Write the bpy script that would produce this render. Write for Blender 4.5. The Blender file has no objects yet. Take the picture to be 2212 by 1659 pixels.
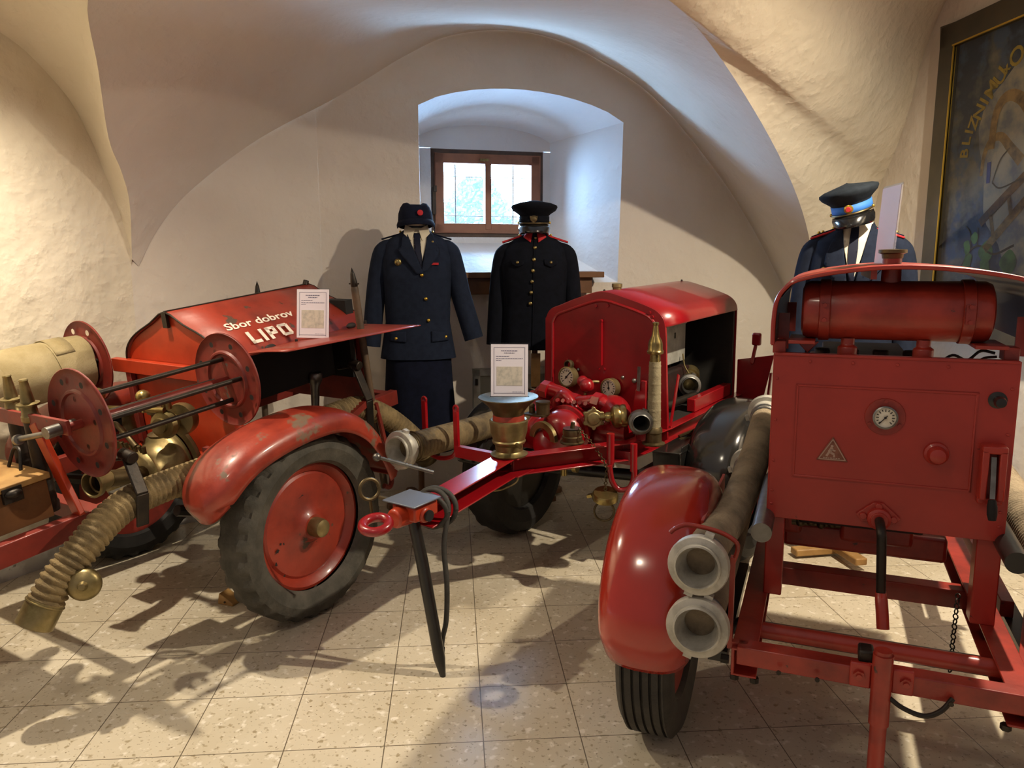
import bpy, bmesh, math, random
from mathutils import Vector, Matrix
random.seed(7)
S = bpy.context.scene
COL = S.collection
PI = math.pi
R = math.radians

# ------------------------------------------------------------------ helpers
class MB:
    """collects simple shapes and links them as ONE mesh object"""
    def __init__(s):
        s.v = []; s.f = []
    def add(s, vs, fs):
        b = len(s.v)
        s.v += [Vector(p) for p in vs]
        s.f += [tuple(b + i for i in f) for f in fs]
        return s
    def box(s, c, d, rot=None):
        c = Vector(c); h = [q / 2 for q in d]
        vs = []
        for x in (-1, 1):
            for y in (-1, 1):
                for z in (-1, 1):
                    p = Vector((x * h[0], y * h[1], z * h[2]))
                    if rot is not None: p = rot @ p
                    vs.append(c + p)
        return s.add(vs, [(0, 1, 3, 2), (4, 6, 7, 5), (0, 4, 5, 1), (2, 3, 7, 6), (0, 2, 6, 4), (1, 5, 7, 3)])
    def lim(s, x0, x1, y0, y1, z0, z1):
        return s.box(((x0 + x1) / 2, (y0 + y1) / 2, (z0 + z1) / 2), (abs(x1 - x0), abs(y1 - y0), abs(z1 - z0)))
    def bar(s, p0, p1, w, h, up=(0, 0, 1)):
        p0 = Vector(p0); p1 = Vector(p1); d = p1 - p0; L = d.length; d.normalize()
        u = Vector(up); x = d.cross(u)
        if x.length < 1e-4: x = d.cross(Vector((0, 1, 0)))
        x.normalize(); z = x.cross(d)
        m = Matrix((x, d, z)).transposed()
        return s.box((p0 + p1) / 2, (w, L, h), m)
    def tube(s, path, r, n=14, cap=True):
        P = [Vector(p) for p in path]; N = len(P)
        rs = r if isinstance(r, (list, tuple)) else [r] * N
        t0 = (P[1] - P[0]).normalized()
        a = t0.orthogonal().normalized(); vs = []; pt = t0
        for i in range(N):
            if i == 0: t = t0
            elif i == N - 1: t = (P[i] - P[i - 1]).normalized()
            else: t = (P[i + 1] - P[i - 1]).normalized()
            q = pt.rotation_difference(t); a = q @ a; pt = t
            b = t.cross(a)
            for k in range(n):
                th = 2 * PI * k / n
                vs.append(P[i] + (a * math.cos(th) + b * math.sin(th)) * rs[i])
        fs = []
        for i in range(N - 1):
            for k in range(n):
                k2 = (k + 1) % n
                fs.append((i * n + k, i * n + k2, (i + 1) * n + k2, (i + 1) * n + k))
        if cap:
            fs.append(tuple(range(n - 1, -1, -1))); fs.append(tuple((N - 1) * n + k for k in range(n)))
        return s.add(vs, fs)
    def cyl(s, p0, p1, r0, r1=None, n=20, cap=True):
        return s.tube([p0, p1], [r0, r0 if r1 is None else r1], n, cap)
    def lathe(s, o, axis, prof, n=32, a0=0.0, a1=2 * PI, ref=None):
        o = Vector(o); ax = Vector(axis).normalized()
        a = Vector(ref).normalized() if ref is not None else ax.orthogonal().normalized()
        b = ax.cross(a); full = abs(a1 - a0 - 2 * PI) < 1e-6
        cnt = n if full else n + 1; m = len(prof); vs = []
        for i in range(cnt):
            th = a0 + (a1 - a0) * i / n
            d = a * math.cos(th) + b * math.sin(th)
            for (r, h) in prof: vs.append(o + ax * h + d * r)
        fs = []
        for i in range(n):
            i2 = (i + 1) % cnt
            for j in range(m - 1):
                fs.append((i * m + j, i2 * m + j, i2 * m + j + 1, i * m + j + 1))
        return s.add(vs, fs)
    def sph(s, c, r, n=16, sc=(1, 1, 1)):
        c = Vector(c); m = n // 2; vs = []; fs = []
        for i in range(m + 1):
            ph = PI * i / m
            for k in range(n):
                th = 2 * PI * k / n
                vs.append(c + Vector((r * sc[0] * math.sin(ph) * math.cos(th), r * sc[1] * math.sin(ph) * math.sin(th), r * sc[2] * math.cos(ph))))
        for i in range(m):
            for k in range(n):
                k2 = (k + 1) % n
                fs.append((i * n + k, i * n + k2, (i + 1) * n + k2, (i + 1) * n + k))
        return s.add(vs, fs)
    def torus(s, c, axis, Rr, r, n=32, m=10, a0=0.0, a1=2 * PI, ref=None):
        prof = [(Rr + r * math.cos(2 * PI * j / m), r * math.sin(2 * PI * j / m)) for j in range(m + 1)]
        return s.lathe(c, axis, prof, n, a0, a1, ref)
    def prism(s, poly, vec):
        n = len(poly); vec = Vector(vec)
        A = [Vector(p) for p in poly]
        vs = A + [p + vec for p in A]
        fs = [tuple(range(n - 1, -1, -1)), tuple(range(n, 2 * n))]
        for i in range(n):
            j = (i + 1) % n
            fs.append((i, j, n + j, n + i))
        return s.add(vs, fs)
    def grid(s, rows, closed=False):
        n = len(rows[0]); vs = [p for r_ in rows for p in r_]; fs = []
        for i in range(len(rows) - 1):
            for j in range(n if closed else n - 1):
                j2 = (j + 1) % n
                fs.append((i * n + j, i * n + j2, (i + 1) * n + j2, (i + 1) * n + j))
        return s.add(vs, fs)
    def build(s, name, mat, parent=None, off=None, bevel=0, smooth=38, solid=0, sub=0, soff=0):
        me = bpy.data.meshes.new(name)
        o0 = Vector(off) if off is not None else Vector((0, 0, 0))
        bm = bmesh.new()
        vl = [bm.verts.new(p - o0) for p in s.v]
        for f in s.f:
            if len(set(f)) < 3: continue
            try: bm.faces.new([vl[i] for i in f])
            except ValueError: pass
        bmesh.ops.remove_doubles(bm, verts=bm.verts, dist=1e-6)
        bmesh.ops.recalc_face_normals(bm, faces=bm.faces)
        bm.to_mesh(me); bm.free()
        if smooth:
            for p in me.polygons: p.use_smooth = True
            me.set_sharp_from_angle(angle=R(smooth))
        me.materials.append(mat)
        ob = bpy.data.objects.new(name, me); COL.objects.link(ob)
        if parent is not None: ob.parent = parent
        if solid:
            md = ob.modifiers.new('thick', 'SOLIDIFY'); md.thickness = solid; md.offset = soff
        if bevel:
            md = ob.modifiers.new('edge', 'BEVEL'); md.width = bevel; md.segments = 2; md.limit_method = 'ANGLE'; md.angle_limit = R(40)
            md.harden_normals = False
        if sub:
            md = ob.modifiers.new('soft', 'SUBSURF'); md.levels = sub; md.render_levels = sub
        return ob

def tag(o, label=None, cat=None, group=None, kind=None):
    if label: o['label'] = label
    if cat: o['category'] = cat
    if group: o['group'] = group
    if kind: o['kind'] = kind
    return o

def thing(name, label, cat, M=None, group=None):
    o = bpy.data.objects.new(name, None); COL.objects.link(o)
    o.empty_display_size = .1
    if M is not None: o.matrix_world = M
    return tag(o, label, cat, group)

def copy_tree(o, parent=None):
    c = o.copy(); COL.objects.link(c); c.parent = parent
    for ch in [q for q in bpy.data.objects if q.parent == o]: copy_tree(ch, c)
    return c

def T(x, y, z): return Matrix.Translation((x, y, z))
def RZ(a): return Matrix.Rotation(R(a), 4, 'Z')
def RX(a): return Matrix.Rotation(R(a), 4, 'X')
def RY(a): return Matrix.Rotation(R(a), 4, 'Y')

def cr(pts, n=8):
    """smooth curve through points"""
    P = [Vector(p) for p in pts]; P = [P[0] * 2 - P[1]] + P + [P[-1] * 2 - P[-2]]
    out = []
    for i in range(1, len(P) - 2):
        for k in range(n):
            t = k / n; a, b, c, d = P[i - 1], P[i], P[i + 1], P[i + 2]
            out.append(.5 * ((2 * b) + (c - a) * t + (2 * a - 5 * b + 4 * c - d) * t * t + (3 * b - a - 3 * c + d) * t ** 3))
    out.append(P[-2]); return out

def resample(path, step):
    L = [0]
    for i in range(1, len(path)): L.append(L[-1] + (path[i] - path[i - 1]).length)
    n = max(2, int(L[-1] / step)); out = []; j = 0
    for k in range(n + 1):
        d = L[-1] * k / n
        while j < len(L) - 2 and L[j + 1] < d: j += 1
        t = (d - L[j]) / max(1e-9, L[j + 1] - L[j]); out.append(path[j].lerp(path[j + 1], t))
    return out

def lin(h):
    def f(c): return c / 12.92 if c <= .04045 else ((c + .055) / 1.055) ** 2.4
    return tuple(f(int(h[i:i + 2], 16) / 255) for i in (0, 2, 4)) + (1,)

# ------------------------------------------------------------------ materials
def mat(name, col, rough=.5, metal=0, col2=None, sc=8, lo=.4, hi=.65, bump=0, bsc=40, coat=0, spec=.5, detail=5, col3=None, sc3=60, lo3=.62, hi3=.68, rough2=None):
    m = bpy.data.materials.new(name); m.use_nodes = True
    nt = m.node_tree; N = nt.nodes; L = nt.links; b = N['Principled BSDF']
    b.inputs['Base Color'].default_value = col; b.inputs['Roughness'].default_value = rough
    b.inputs['Metallic'].default_value = metal
    b.inputs['Specular IOR Level'].default_value = spec
    if coat: b.inputs['Coat Weight'].default_value = coat; b.inputs['Coat Roughness'].default_value = .12
    tc = N.new('ShaderNodeTexCoord')
    def noise(scale, det=detail, w=0):
        n = N.new('ShaderNodeTexNoise'); n.inputs['Scale'].default_value = scale; n.inputs['Detail'].default_value = det
        n.inputs['Roughness'].default_value = .6
        L.new(tc.outputs['Object'], n.inputs['Vector']); return n
    prev = None
    for (c2, s2, l2, h2) in ((col2, sc, lo, hi), (col3, sc3, lo3, hi3)):
        if c2 is None: continue
        n = noise(s2); rp = N.new('ShaderNodeMapRange'); rp.inputs[1].default_value = l2; rp.inputs[2].default_value = h2
        L.new(n.outputs['Fac'], rp.inputs[0])
        mx = N.new('ShaderNodeMix'); mx.data_type = 'RGBA'
        L.new(rp.outputs[0], mx.inputs[0])
        if prev is None: mx.inputs[6].default_value = col
        else: L.new(prev, mx.inputs[6])
        mx.inputs[7].default_value = c2; prev = mx.outputs[2]
        if rough2 is not None and c2 is col3:
            mr = N.new('ShaderNodeMapRange'); mr.inputs[3].default_value = rough; mr.inputs[4].default_value = rough2
            L.new(rp.outputs[0], mr.inputs[0]); L.new(mr.outputs[0], b.inputs['Roughness'])
    if prev is not None: L.new(prev, b.inputs['Base Color'])
    if bump:
        n = noise(bsc, 4); bp = N.new('ShaderNodeBump'); bp.inputs['Strength'].default_value = bump; bp.inputs['Distance'].default_value = .01
        L.new(n.outputs['Fac'], bp.inputs['Height']); L.new(bp.outputs[0], b.inputs['Normal'])
    return m

RED1 = mat('worn_orange_red_paint', lin('9a3523'), .42, 0, lin('76261a'), 5, .45, .7, .08, 30, .25, col3=lin('4d3a2e'), sc3=9, lo3=.635, hi3=.66, rough2=.7)
RED1B = mat('bright_orange_red_paint', lin('b83b1b'), .4, 0, lin('932a13'), 4, .4, .7, .06, 30, .2, col3=lin('5a2a18'), sc3=24, lo3=.70, hi3=.73)
RED1D = mat('dull_brown_red_paint', lin('82271c'), .5, 0, lin('5f1d15'), 7, .4, .7, .08, 35, .1, col3=lin('4a4038'), sc3=17, lo3=.68, hi3=.71)
REDF = mat('scratched_fender_paint', lin('9c3826'), .38, 0, lin('7c271a'), 6, .4, .62, .08, 30, .3, col3=lin('6f5a48'), sc3=8, lo3=.585, hi3=.64, rough2=.6)
RED2 = mat('glossy_crimson_paint', lin('960f18'), .28, 0, lin('7e0c14'), 3, .4, .7, .03, 25, .5)
RED2D = mat('deep_crimson_paint', lin('930f19'), .34, 0, lin('780c14'), 5, .4, .7, .05, 40, .4)
RED3 = mat('scarlet_panel_paint', lin('a62d21'), .38, 0, lin('94261b'), 3, .4, .7, .04, 60, .2, col3=lin('5c1a14'), sc3=30, lo3=.71, hi3=.74)
RED3D = mat('worn_scarlet_frame_paint', lin('a03122'), .4, 0, lin('761f15'), 6, .42, .66, .08, 40, .2, col3=lin('3f2a22'), sc3=24, lo3=.68, hi3=.72)
RED3F = mat('polished_scarlet_fender', lin('aa2a1b'), .2, 0, lin('992416'), 3, .4, .7, 0, 30, .6)
DARK = mat('black_enamel', lin('1a1918'), .3, 0, lin('24221f'), 6, bump=.03)
GLOSSBLK = mat('gloss_black_fender', lin('1c1b1a'), .16, 0, lin('262421'), 3, coat=.5)
BLACK = mat('dark_interior', lin('0d0c0b'), .8)
IRON = mat('dark_iron', lin('2b2723'), .45, .6, lin('3a322a'), 15, bump=.15, bsc=50)
STEEL = mat('dull_steel', lin('8b8a86'), .38, .9, lin('6a6863'), 12, bump=.05)
ALU = mat('cast_aluminium', lin('c2bfb4'), .5, .35, lin('9b978b'), 9, .42, .6, .12, 60)
BRASS = mat('aged_brass', lin('9b8b62'), .4, .8, lin('71653f'), 9, .4, .65, .08, 50)
BRASSP = mat('polished_brass', lin('a8965f'), .28, .9, lin('80714a'), 8)
BRASSD = mat('dark_bronze', lin('695c42'), .45, .8, lin('54462e'), 10, bump=.08)
RUBBER = mat('old_tire_rubber', lin('3b3932'), .75, 0, lin('57534a'), 10, .4, .7, .3, 70)
RUBBERB = mat('black_tire_rubber', lin('151413'), .7, 0, lin('1f1d1b'), 12, bump=.2)
RUBBERG = mat('grey_ribbed_rubber', lin('2c2925'), .65, 0, lin('3d3932'), 12, bump=.2)
HOSE1 = mat('woven_suction_hose', lin('8a7650'), .85, 0, lin('5f5036'), 14, .4, .65, .5, 160)
HOSE2 = mat('brown_suction_hose', lin('7c6a4a'), .85, 0, lin('4f4330'), 12, .4, .65, .4, 150)
HOSE3 = mat('grey_tan_suction_hose', lin('9a8a70'), .85, 0, lin('6f624e'), 8, .4, .65, .4, 150)
CANVAS = mat('flat_canvas_hose', lin('a0926f'), .9, 0, lin('84754f'), 7, .4, .7, .3, 200)
WOOD = mat('oiled_brown_wood', lin('6c4624'), .45, 0, lin('523318'), 6, .4, .7, .1, 30)
WOODL = mat('light_wood', lin('b08a52'), .5, 0, lin('8c6636'), 7, bump=.05)
WOODD = mat('dark_wood', lin('4a3222'), .5, 0, lin('36241a'), 9, bump=.1)
POLE = mat('grey_brown_pole_wood', lin('5d4a36'), .6, 0, lin('41362a'), 12, bump=.15)
FRAMEW = mat('brown_window_wood', lin('8a553a'), .45, 0, lin('754630'), 5, bump=.05)
NAVY = mat('navy_wool', lin('1f2636'), .95, 0, lin('1a202e'), 30, bump=.15, bsc=400, spec=.15)
NAVYD = mat('dark_navy_wool', lin('141829'), .95, 0, lin('101422'), 30, bump=.15, bsc=400, spec=.15)
BLACKW = mat('black_wool', lin('11131b'), .95, 0, lin('0c0e14'), 30, bump=.15, bsc=400, spec=.12)
TIE = mat('navy_tie', lin('11162a'), .7, 0, spec=.3)
SHIRT = mat('cream_shirt', lin('d8cfb8'), .85, 0, bump=.05, bsc=200)
REDCL = mat('red_cloth', lin('b3222a'), .85)
BLUECL = mat('blue_band_cloth', lin('2f6fc0'), .7)
PATENT = mat('patent_leather', lin('151515'), .2, coat=.4)
GOLD = mat('gilt_button', lin('d4b04a'), .28, .9)
WHITE = mat('lit_hole_white', lin('e8dfd0'), .5, 0, lin('cfc3b0'), 20)
PAPER = mat('white_paper', lin('e8e4ee'), .6, 0)
INK = mat('grey_blue_ink', lin('6b6a86'), .7)
MAPC = mat('pale_map_print', lin('cfc8ba'), .7, 0, lin('a7a59c'), 40, .45, .7)
DIAL = mat('dial_white', lin('e6dfcc'), .4, 0, lin('d2c6ac'), 30)
CHIP = mat('black_scuffs', lin('1d1614'), .7)
GREYBOX = mat('grey_metal_box', lin('b9b8ae'), .5, 0, lin('84827a'), 6)
ROPE = mat('grey_black_cable', lin('3a3833'), .7, 0, lin('2b2a26'), 30)
LINEN = mat('wrapped_linen', lin('94896c'), .9, 0, lin('796e54'), 20, bump=.3, bsc=150)

def glass_mat(name, tint=(1, 1, 1, 1), rough=0.02):
    m = bpy.data.materials.new(name); m.use_nodes = True; nt = m.node_tree; N = nt.nodes; L = nt.links
    N.remove(N['Principled BSDF']); o = N['Material Output']
    tr = N.new('ShaderNodeBsdfTransparent'); tr.inputs[0].default_value = tint
    gl = N.new('ShaderNodeBsdfGlossy'); gl.inputs['Roughness'].default_value = rough
    fr = N.new('ShaderNodeFresnel'); fr.inputs[0].default_value = 1.5
    mx = N.new('ShaderNodeMixShader'); L.new(fr.outputs[0], mx.inputs[0]); L.new(tr.outputs[0], mx.inputs[1]); L.new(gl.outputs[0], mx.inputs[2])
    L.new(mx.outputs[0], o.inputs[0]); return m
GLASS = glass_mat('clear_glass')
ACRYL = glass_mat('clear_acrylic', (.9, .95, 1, 1))

def plaster(name, c1, c2, big=.35, fine=.25):
    m = bpy.data.materials.new(name); m.use_nodes = True; nt = m.node_tree; N = nt.nodes; L = nt.links; b = N['Principled BSDF']
    b.inputs['Roughness'].default_value = .9; b.inputs['Specular IOR Level'].default_value = .15
    tc = N.new('ShaderNodeTexCoord')
    def noise(s, d=4):
        n = N.new('ShaderNodeTexNoise'); n.inputs['Scale'].default_value = s; n.inputs['Detail'].default_value = d
        L.new(tc.outputs['Object'], n.inputs['Vector']); return n
    n1 = noise(1.3, 6); mx = N.new('ShaderNodeMix'); mx.data_type = 'RGBA'
    mr = N.new('ShaderNodeMapRange'); mr.inputs[1].default_value = .35; mr.inputs[2].default_value = .7
    L.new(n1.outputs['Fac'], mr.inputs[0]); L.new(mr.outputs[0], mx.inputs[0]); mx.inputs[6].default_value = c1; mx.inputs[7].default_value = c2
    L.new(mx.outputs[2], b.inputs['Base Color'])
    n2 = noise(5, 3); n3 = noise(17, 3); n4 = noise(70, 3)
    def ma(op, a, bb):
        q = N.new('ShaderNodeMath'); q.operation = op
        for i, t in enumerate((a, bb)):
            if isinstance(t, (int, float)): q.inputs[i].default_value = t
            else: L.new(t, q.inputs[i])
        return q.outputs[0]
    rid = ma('POWER', n3.outputs['Fac'], 3.0)
    h = ma('ADD', ma('MULTIPLY', n2.outputs['Fac'], big), ma('ADD', ma('MULTIPLY', rid, fine * 2), ma('MULTIPLY', n4.outputs['Fac'], fine * .12)))
    bp = N.new('ShaderNodeBump'); bp.inputs['Strength'].default_value = .55; bp.inputs['Distance'].default_value = .06
    L.new(h, bp.inputs['Height']); L.new(bp.outputs[0], b.inputs['Normal'])
    return m
PLASTER = plaster('whitewashed_plaster', lin('ded6ca'), lin('d2c8ba'), .3, .12)
PLASTERR = plaster('rough_whitewashed_plaster', lin('e0d7c4'), lin('d2c7b0'), .6, .17)
PLASTERN = plaster('niche_plaster', lin('e2e2e2'), lin('d6d6d8'), .25, .1)

# ------------------------------------------------------------------ camera
CAMH, PITCH, FPX = 1.46, R(9.4), 1650.0
cam = bpy.data.cameras.new('camera'); cam.sensor_width = 36; cam.lens = 36 * FPX / 2212; cam.clip_start = .05
co = bpy.data.objects.new('camera', cam); COL.objects.link(co)
co.location = (0, 0, CAMH); co.rotation_euler = (R(90) - PITCH, 0, 0); S.camera = co

def ray(px, py):
    a = (px - 1106) / FPX; u = (829.5 - py) / FPX
    return Vector((a, math.cos(PITCH) + u * math.sin(PITCH), -math.sin(PITCH) + u * math.cos(PITCH)))
def aty(px, py, Y):
    r = ray(px, py); return Vector((0, 0, CAMH)) + r * (Y / r.y)

def frameM(o, yaw, pitch=0, roll=0):
    y = R(yaw); p = R(pitch); r = R(roll)
    x = Vector((math.cos(y), -math.sin(y), 0)); f = Vector((math.sin(y) * math.cos(p), math.cos(y) * math.cos(p), math.sin(p)))
    z = x.cross(f)
    x, z = x * math.cos(r) + z * math.sin(r), z * math.cos(r) - x * math.sin(r)
    m = Matrix((x, f, z)).transposed().to_4x4(); m.translation = Vector(o); return m

# ------------------------------------------------------------------ the setting
def floor_mat():
    m = bpy.data.materials.new('terrazzo_tile'); m.use_nodes = True; nt = m.node_tree; N = nt.nodes; L = nt.links; b = N['Principled BSDF']
    tc = N.new('ShaderNodeTexCoord'); mp = N.new('ShaderNodeMapping'); mp.vector_type = 'POINT'
    mp.inputs['Rotation'].default_value = (0, 0, R(-4.4)); L.new(tc.outputs['Object'], mp.inputs['Vector'])
    sx = N.new('ShaderNodeSeparateXYZ'); L.new(mp.outputs[0], sx.inputs[0])
    def ma(op, a, bb=0.0, c=0.0):
        q = N.new('ShaderNodeMath'); q.operation = op
        for i, t in enumerate((a, bb, c)):
            if isinstance(t, (int, float)): q.inputs[i].default_value = t
            else: L.new(t, q.inputs[i])
        return q.outputs[0]
    def line(o, off):
        f = ma('FRACT', ma('MULTIPLY', ma('ADD', o, off), 1 / .3))
        return ma('GREATER_THAN', ma('ABSOLUTE', ma('SUBTRACT', f, .5)), .4945)
    # a joint passes through the point under pixel (1048,1659), another under (825,1612)
    g1 = ray(1048, 1659); g1 = g1 * (-CAMH / g1.z); g2 = ray(825, 1612); g2 = g2 * (-CAMH / g2.z)
    rot = Matrix.Rotation(R(-4.4), 2)
    u = rot @ Vector((g1.x, g1.y)); v = rot @ Vector((g2.x, g2.y))
    joint = ma('MAXIMUM', line(sx.outputs[0], 3 - u.x % .3), line(sx.outputs[1], 3 - v.y % .3))
    def mix(f, a, c):
        q = N.new('ShaderNodeMix'); q.data_type = 'RGBA'; L.new(f, q.inputs[0])
        for i, t in ((6, a), (7, c)):
            if isinstance(t, tuple): q.inputs[i].default_value = t
            else: L.new(t, q.inputs[i])
        return q.outputs[2]
    def speck(scale, lo, hi):
        n = N.new('ShaderNodeTexNoise'); n.inputs['Scale'].default_value = scale; n.inputs['Detail'].default_value = 2
        L.new(tc.outputs['Object'], n.inputs['Vector'])
        r = N.new('ShaderNodeMapRange'); r.inputs[1].default_value = lo; r.inputs[2].default_value = hi; L.new(n.outputs['Fac'], r.inputs[0]); return r.outputs[0]
    c = mix(speck(2.2, .35, .7), lin('d4cab4'), lin('c2b69c'))
    c = mix(speck(42, .60, .70), c, lin('a4967a'))
    c = mix(speck(30, .60, .70), c, lin('e6decd'))
    c = mix(speck(85, .64, .72), c, lin('8d7f66'))
    c = mix(joint, c, lin('6d6250'))
    L.new(c, b.inputs['Base Color']); b.inputs['Roughness'].default_value = .27; b.inputs['Specular IOR Level'].default_value = .45
    n = N.new('ShaderNodeTexNoise'); n.inputs['Scale'].default_value = 5; L.new(tc.outputs['Object'], n.inputs['Vector'])
    r = N.new('ShaderNodeMapRange'); r.inputs[3].default_value = .2; r.inputs[4].default_value = .4; L.new(n.outputs['Fac'], r.inputs[0]); L.new(r.outputs[0], b.inputs['Roughness'])
    return m
FLOORM = floor_mat()
m = MB(); m.lim(-4, 4, -3, 7, -.1, 0)
tag(m.build('floor', FLOORM, smooth=0), kind='structure')

# wall line on plan (x, y)
WO = Vector((-.31, 4.8)); WD = Vector((math.cos(R(15)), math.sin(R(15)))); WN = Vector((-WD.y, WD.x))
def wpt(s, n=0): q = WO + WD * s + WN * n; return q
PLAN = [Vector(p) for p in ((-3.1, .2), (-2.75, 2.0), (-2.45, 3.0), (-2.28, 3.4), (-2.13, 3.64), (-1.97, 3.93), (-1.72, 4.17), (-1.42, 4.41), (-1.127, 4.581))]
PLAN = [q.to_2d() for q in cr([q.to_3d() for q in PLAN], 4)]
PLAN2 = PLAN + [WO, wpt(2.75)]
def onplan(px, py):
    d = ray(px, py); best = None
    for a, b in zip(PLAN2[:-1], PLAN2[1:]):
        e = b - a; den = d.x * e.y - d.y * e.x
        if abs(den) < 1e-9: continue
        t = (a.x * e.y - a.y * e.x) / den; s = (a.x * d.y - a.y * d.x) / den
        if -1e-3 <= s <= 1.001 and t > 0 and (best is None or t < best): best = t
    if best is None: raise ValueError((px, py))
    return Vector((0, 0, CAMH)) + d * best

# back wall with the niche opening cut out: curved left piece + plane piece
ZT = 3.4
NS0, NS1 = -.255, 1.056                       # niche left and right edge along the wall
front = [(-.255, 1.30), (-.255, 2.352)]
for k in range(1, 12):
    t = k / 12; s = NS0 + (NS1 - NS0) * t
    front.append((s, 2.352 + (2.309 - 2.352) * t + .142 * (1 - (2 * t - 1) ** 2) ** .8))
front += [(1.056, 2.309), (1.04, 1.30)]
back = [(-.17, 1.56), (-.17, 2.265)]
for k in range(1, 12):
    t = k / 12; s = -.17 + .92 * t
    back.append((s, 2.265 - .015 * t + .09 * (1 - (2 * t - 1) ** 2) ** .8))
back += [(.75, 2.25), (.75, 1.56)]
m = MB()
rows = []
k = 0
pl = PLAN[20:]
for q in pl: rows.append([(q.x, q.y, z) for z in (0, .6, 1.2, 1.8, 2.4, ZT)])
m.grid(rows)
def w3(s, z, n=0): q = wpt(s, n); return (q.x, q.y, z)
sL = (PLAN[-1] - WO).dot(WD)
# pieces round the opening (fan strips)
def quad(a, b, c, d): m.add([a, b, c, d], [(0, 1, 2, 3)])
top = front[1:-1]
quad(w3(sL, 0), w3(NS0, 0), w3(NS0, ZT), w3(sL, ZT))
quad(w3(NS0, 0), w3(NS1, 0), w3(front[-1][0], 1.30), w3(NS0, 1.30))
quad(w3(NS1, 0), w3(2.75, 0), w3(2.75, ZT), w3(NS1, ZT))
m.add([w3(NS1, 0), w3(NS1, 2.309), w3(1.04, 1.30)], [(0, 1, 2)])
for a, b in zip(top[:-1], top[1:]):
    quad(w3(a[0], a[1]), w3(b[0], b[1]), w3(b[0], ZT), w3(a[0], ZT))
wall_back = tag(m.build('wall_back', PLASTER, smooth=0), kind='structure')
# niche surfaces
m = MB(); rows = []
for n_ in range(5):
    t = n_ / 4
    rows.append([w3(f[0] + (b_[0] - f[0]) * t, f[1] + (b_[1] - f[1]) * t, .57 * t) for f, b_ in zip(front, back)])
m.grid(rows, closed=True)
nb = [w3(b_[0], b_[1], .57) for b_ in back]
# back of the niche around the window (window opening s -.1..0.7, z 1.605..2.19)
wl, wr, wb, wt = -.095, .697, 1.6, 2.185
def q2(a, b, c, d): m.add([a, b, c, d], [(0, 1, 2, 3)])
q2(w3(-.17, 1.56, .57), w3(wl, 1.56, .57), w3(wl, 2.19, .57), w3(-.17, 2.19, .57))
q2(w3(wr, 1.56, .57), w3(.75, 1.56, .57), w3(.75, 2.19, .57), w3(wr, 2.19, .57))
q2(w3(wl, 1.5, .57), w3(wr, 1.5, .57), w3(wr, wb, .57), w3(wl, wb, .57))
m.add([w3(-.17, wt, .57), w3(.75, wt, .57)] + [w3(b_[0], b_[1], .57) for b_ in back[-2:0:-1]], [tuple(range(2 + len(back) - 2))])
# reveal behind
for a, b in (((wl, wb), (wl, wt)), ((wl, wt), (wr, wt)), ((wr, wt), (wr, wb)), ((wr, wb), (wl, wb))):
    q2(w3(a[0], a[1], .57), w3(b[0], b[1], .57), w3(b[0], b[1], .8), w3(a[0], a[1], .8))
tag(m.build('wall_niche', PLASTERN, smooth=30), kind='structure')

# window
WM = Matrix((Vector((WD.x, WD.y, 0)), Vector((WN.x, WN.y, 0)), Vector((0, 0, 1)))).transposed().to_4x4()
WM.translation = Vector(w3((wl + wr) / 2, wb, .6))
win = thing('window_1', None, None, WM); win['kind'] = 'structure'
ww, wh = wr - wl, wt - wb
def ring(x0, x1, z0, z1, t, y0, y1):
    q = MB(); q.lim(x0, x1, y0, y1, z0, z0 + t); q.lim(x0, x1, y0, y1, z1 - t, z1); q.lim(x0, x0 + t, y0, y1, z0, z1); q.lim(x1 - t, x1, y0, y1, z0, z1); return q
ring(-ww / 2, ww / 2, 0, wh, .035, -.03, .05).build('window_frame', WOODD, win, bevel=.003)
sash = ring(-ww / 2 + .025, ww / 2 - .025, .03, wh - .03, .062, -.045, .02)
sash.lim(-.022, .022, -.047, .02, .05, wh - .05)
sh = sash.build('window_sash', FRAMEW, win, bevel=.004)
for x0, x1 in ((-ww / 2 + .08, -.02), (.02, ww / 2 - .08)):
    q = MB(); q.add([(x0, 0, .08), (x1, 0, .08), (x1, 0, wh - .08), (x0, 0, wh - .08)], [(0, 1, 2, 3)]); q.build('pane', GLASS, sh, smooth=0)
q = MB(); q.lim(-.06, .0, -.06, -.045, wh - .075, wh - .06); q.cyl((-.03, -.045, wh - .068), (-.03, -.065, wh - .068), .009); q.build('window_catch', BRASS, win)
q = MB(); q.lim(-ww / 2 + .008, -ww / 2 + .03, -.05, -.03, .15, .33); q.lim(-ww / 2 + .015, -ww / 2 + .035, -.06, -.04, .3, .34); q.build('hinge', IRON, win)
# iron bars outside
q = MB()
for x in (-.2, .02, .22): q.cyl((x, .12, -.02), (x, .12, wh + .02), .005, n=8)
for z in (.15, .42): q.cyl((-ww / 2, .12, z), (ww / 2, .12, z), .003, n=8)
q.build('window_grille', IRON, win)

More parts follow.
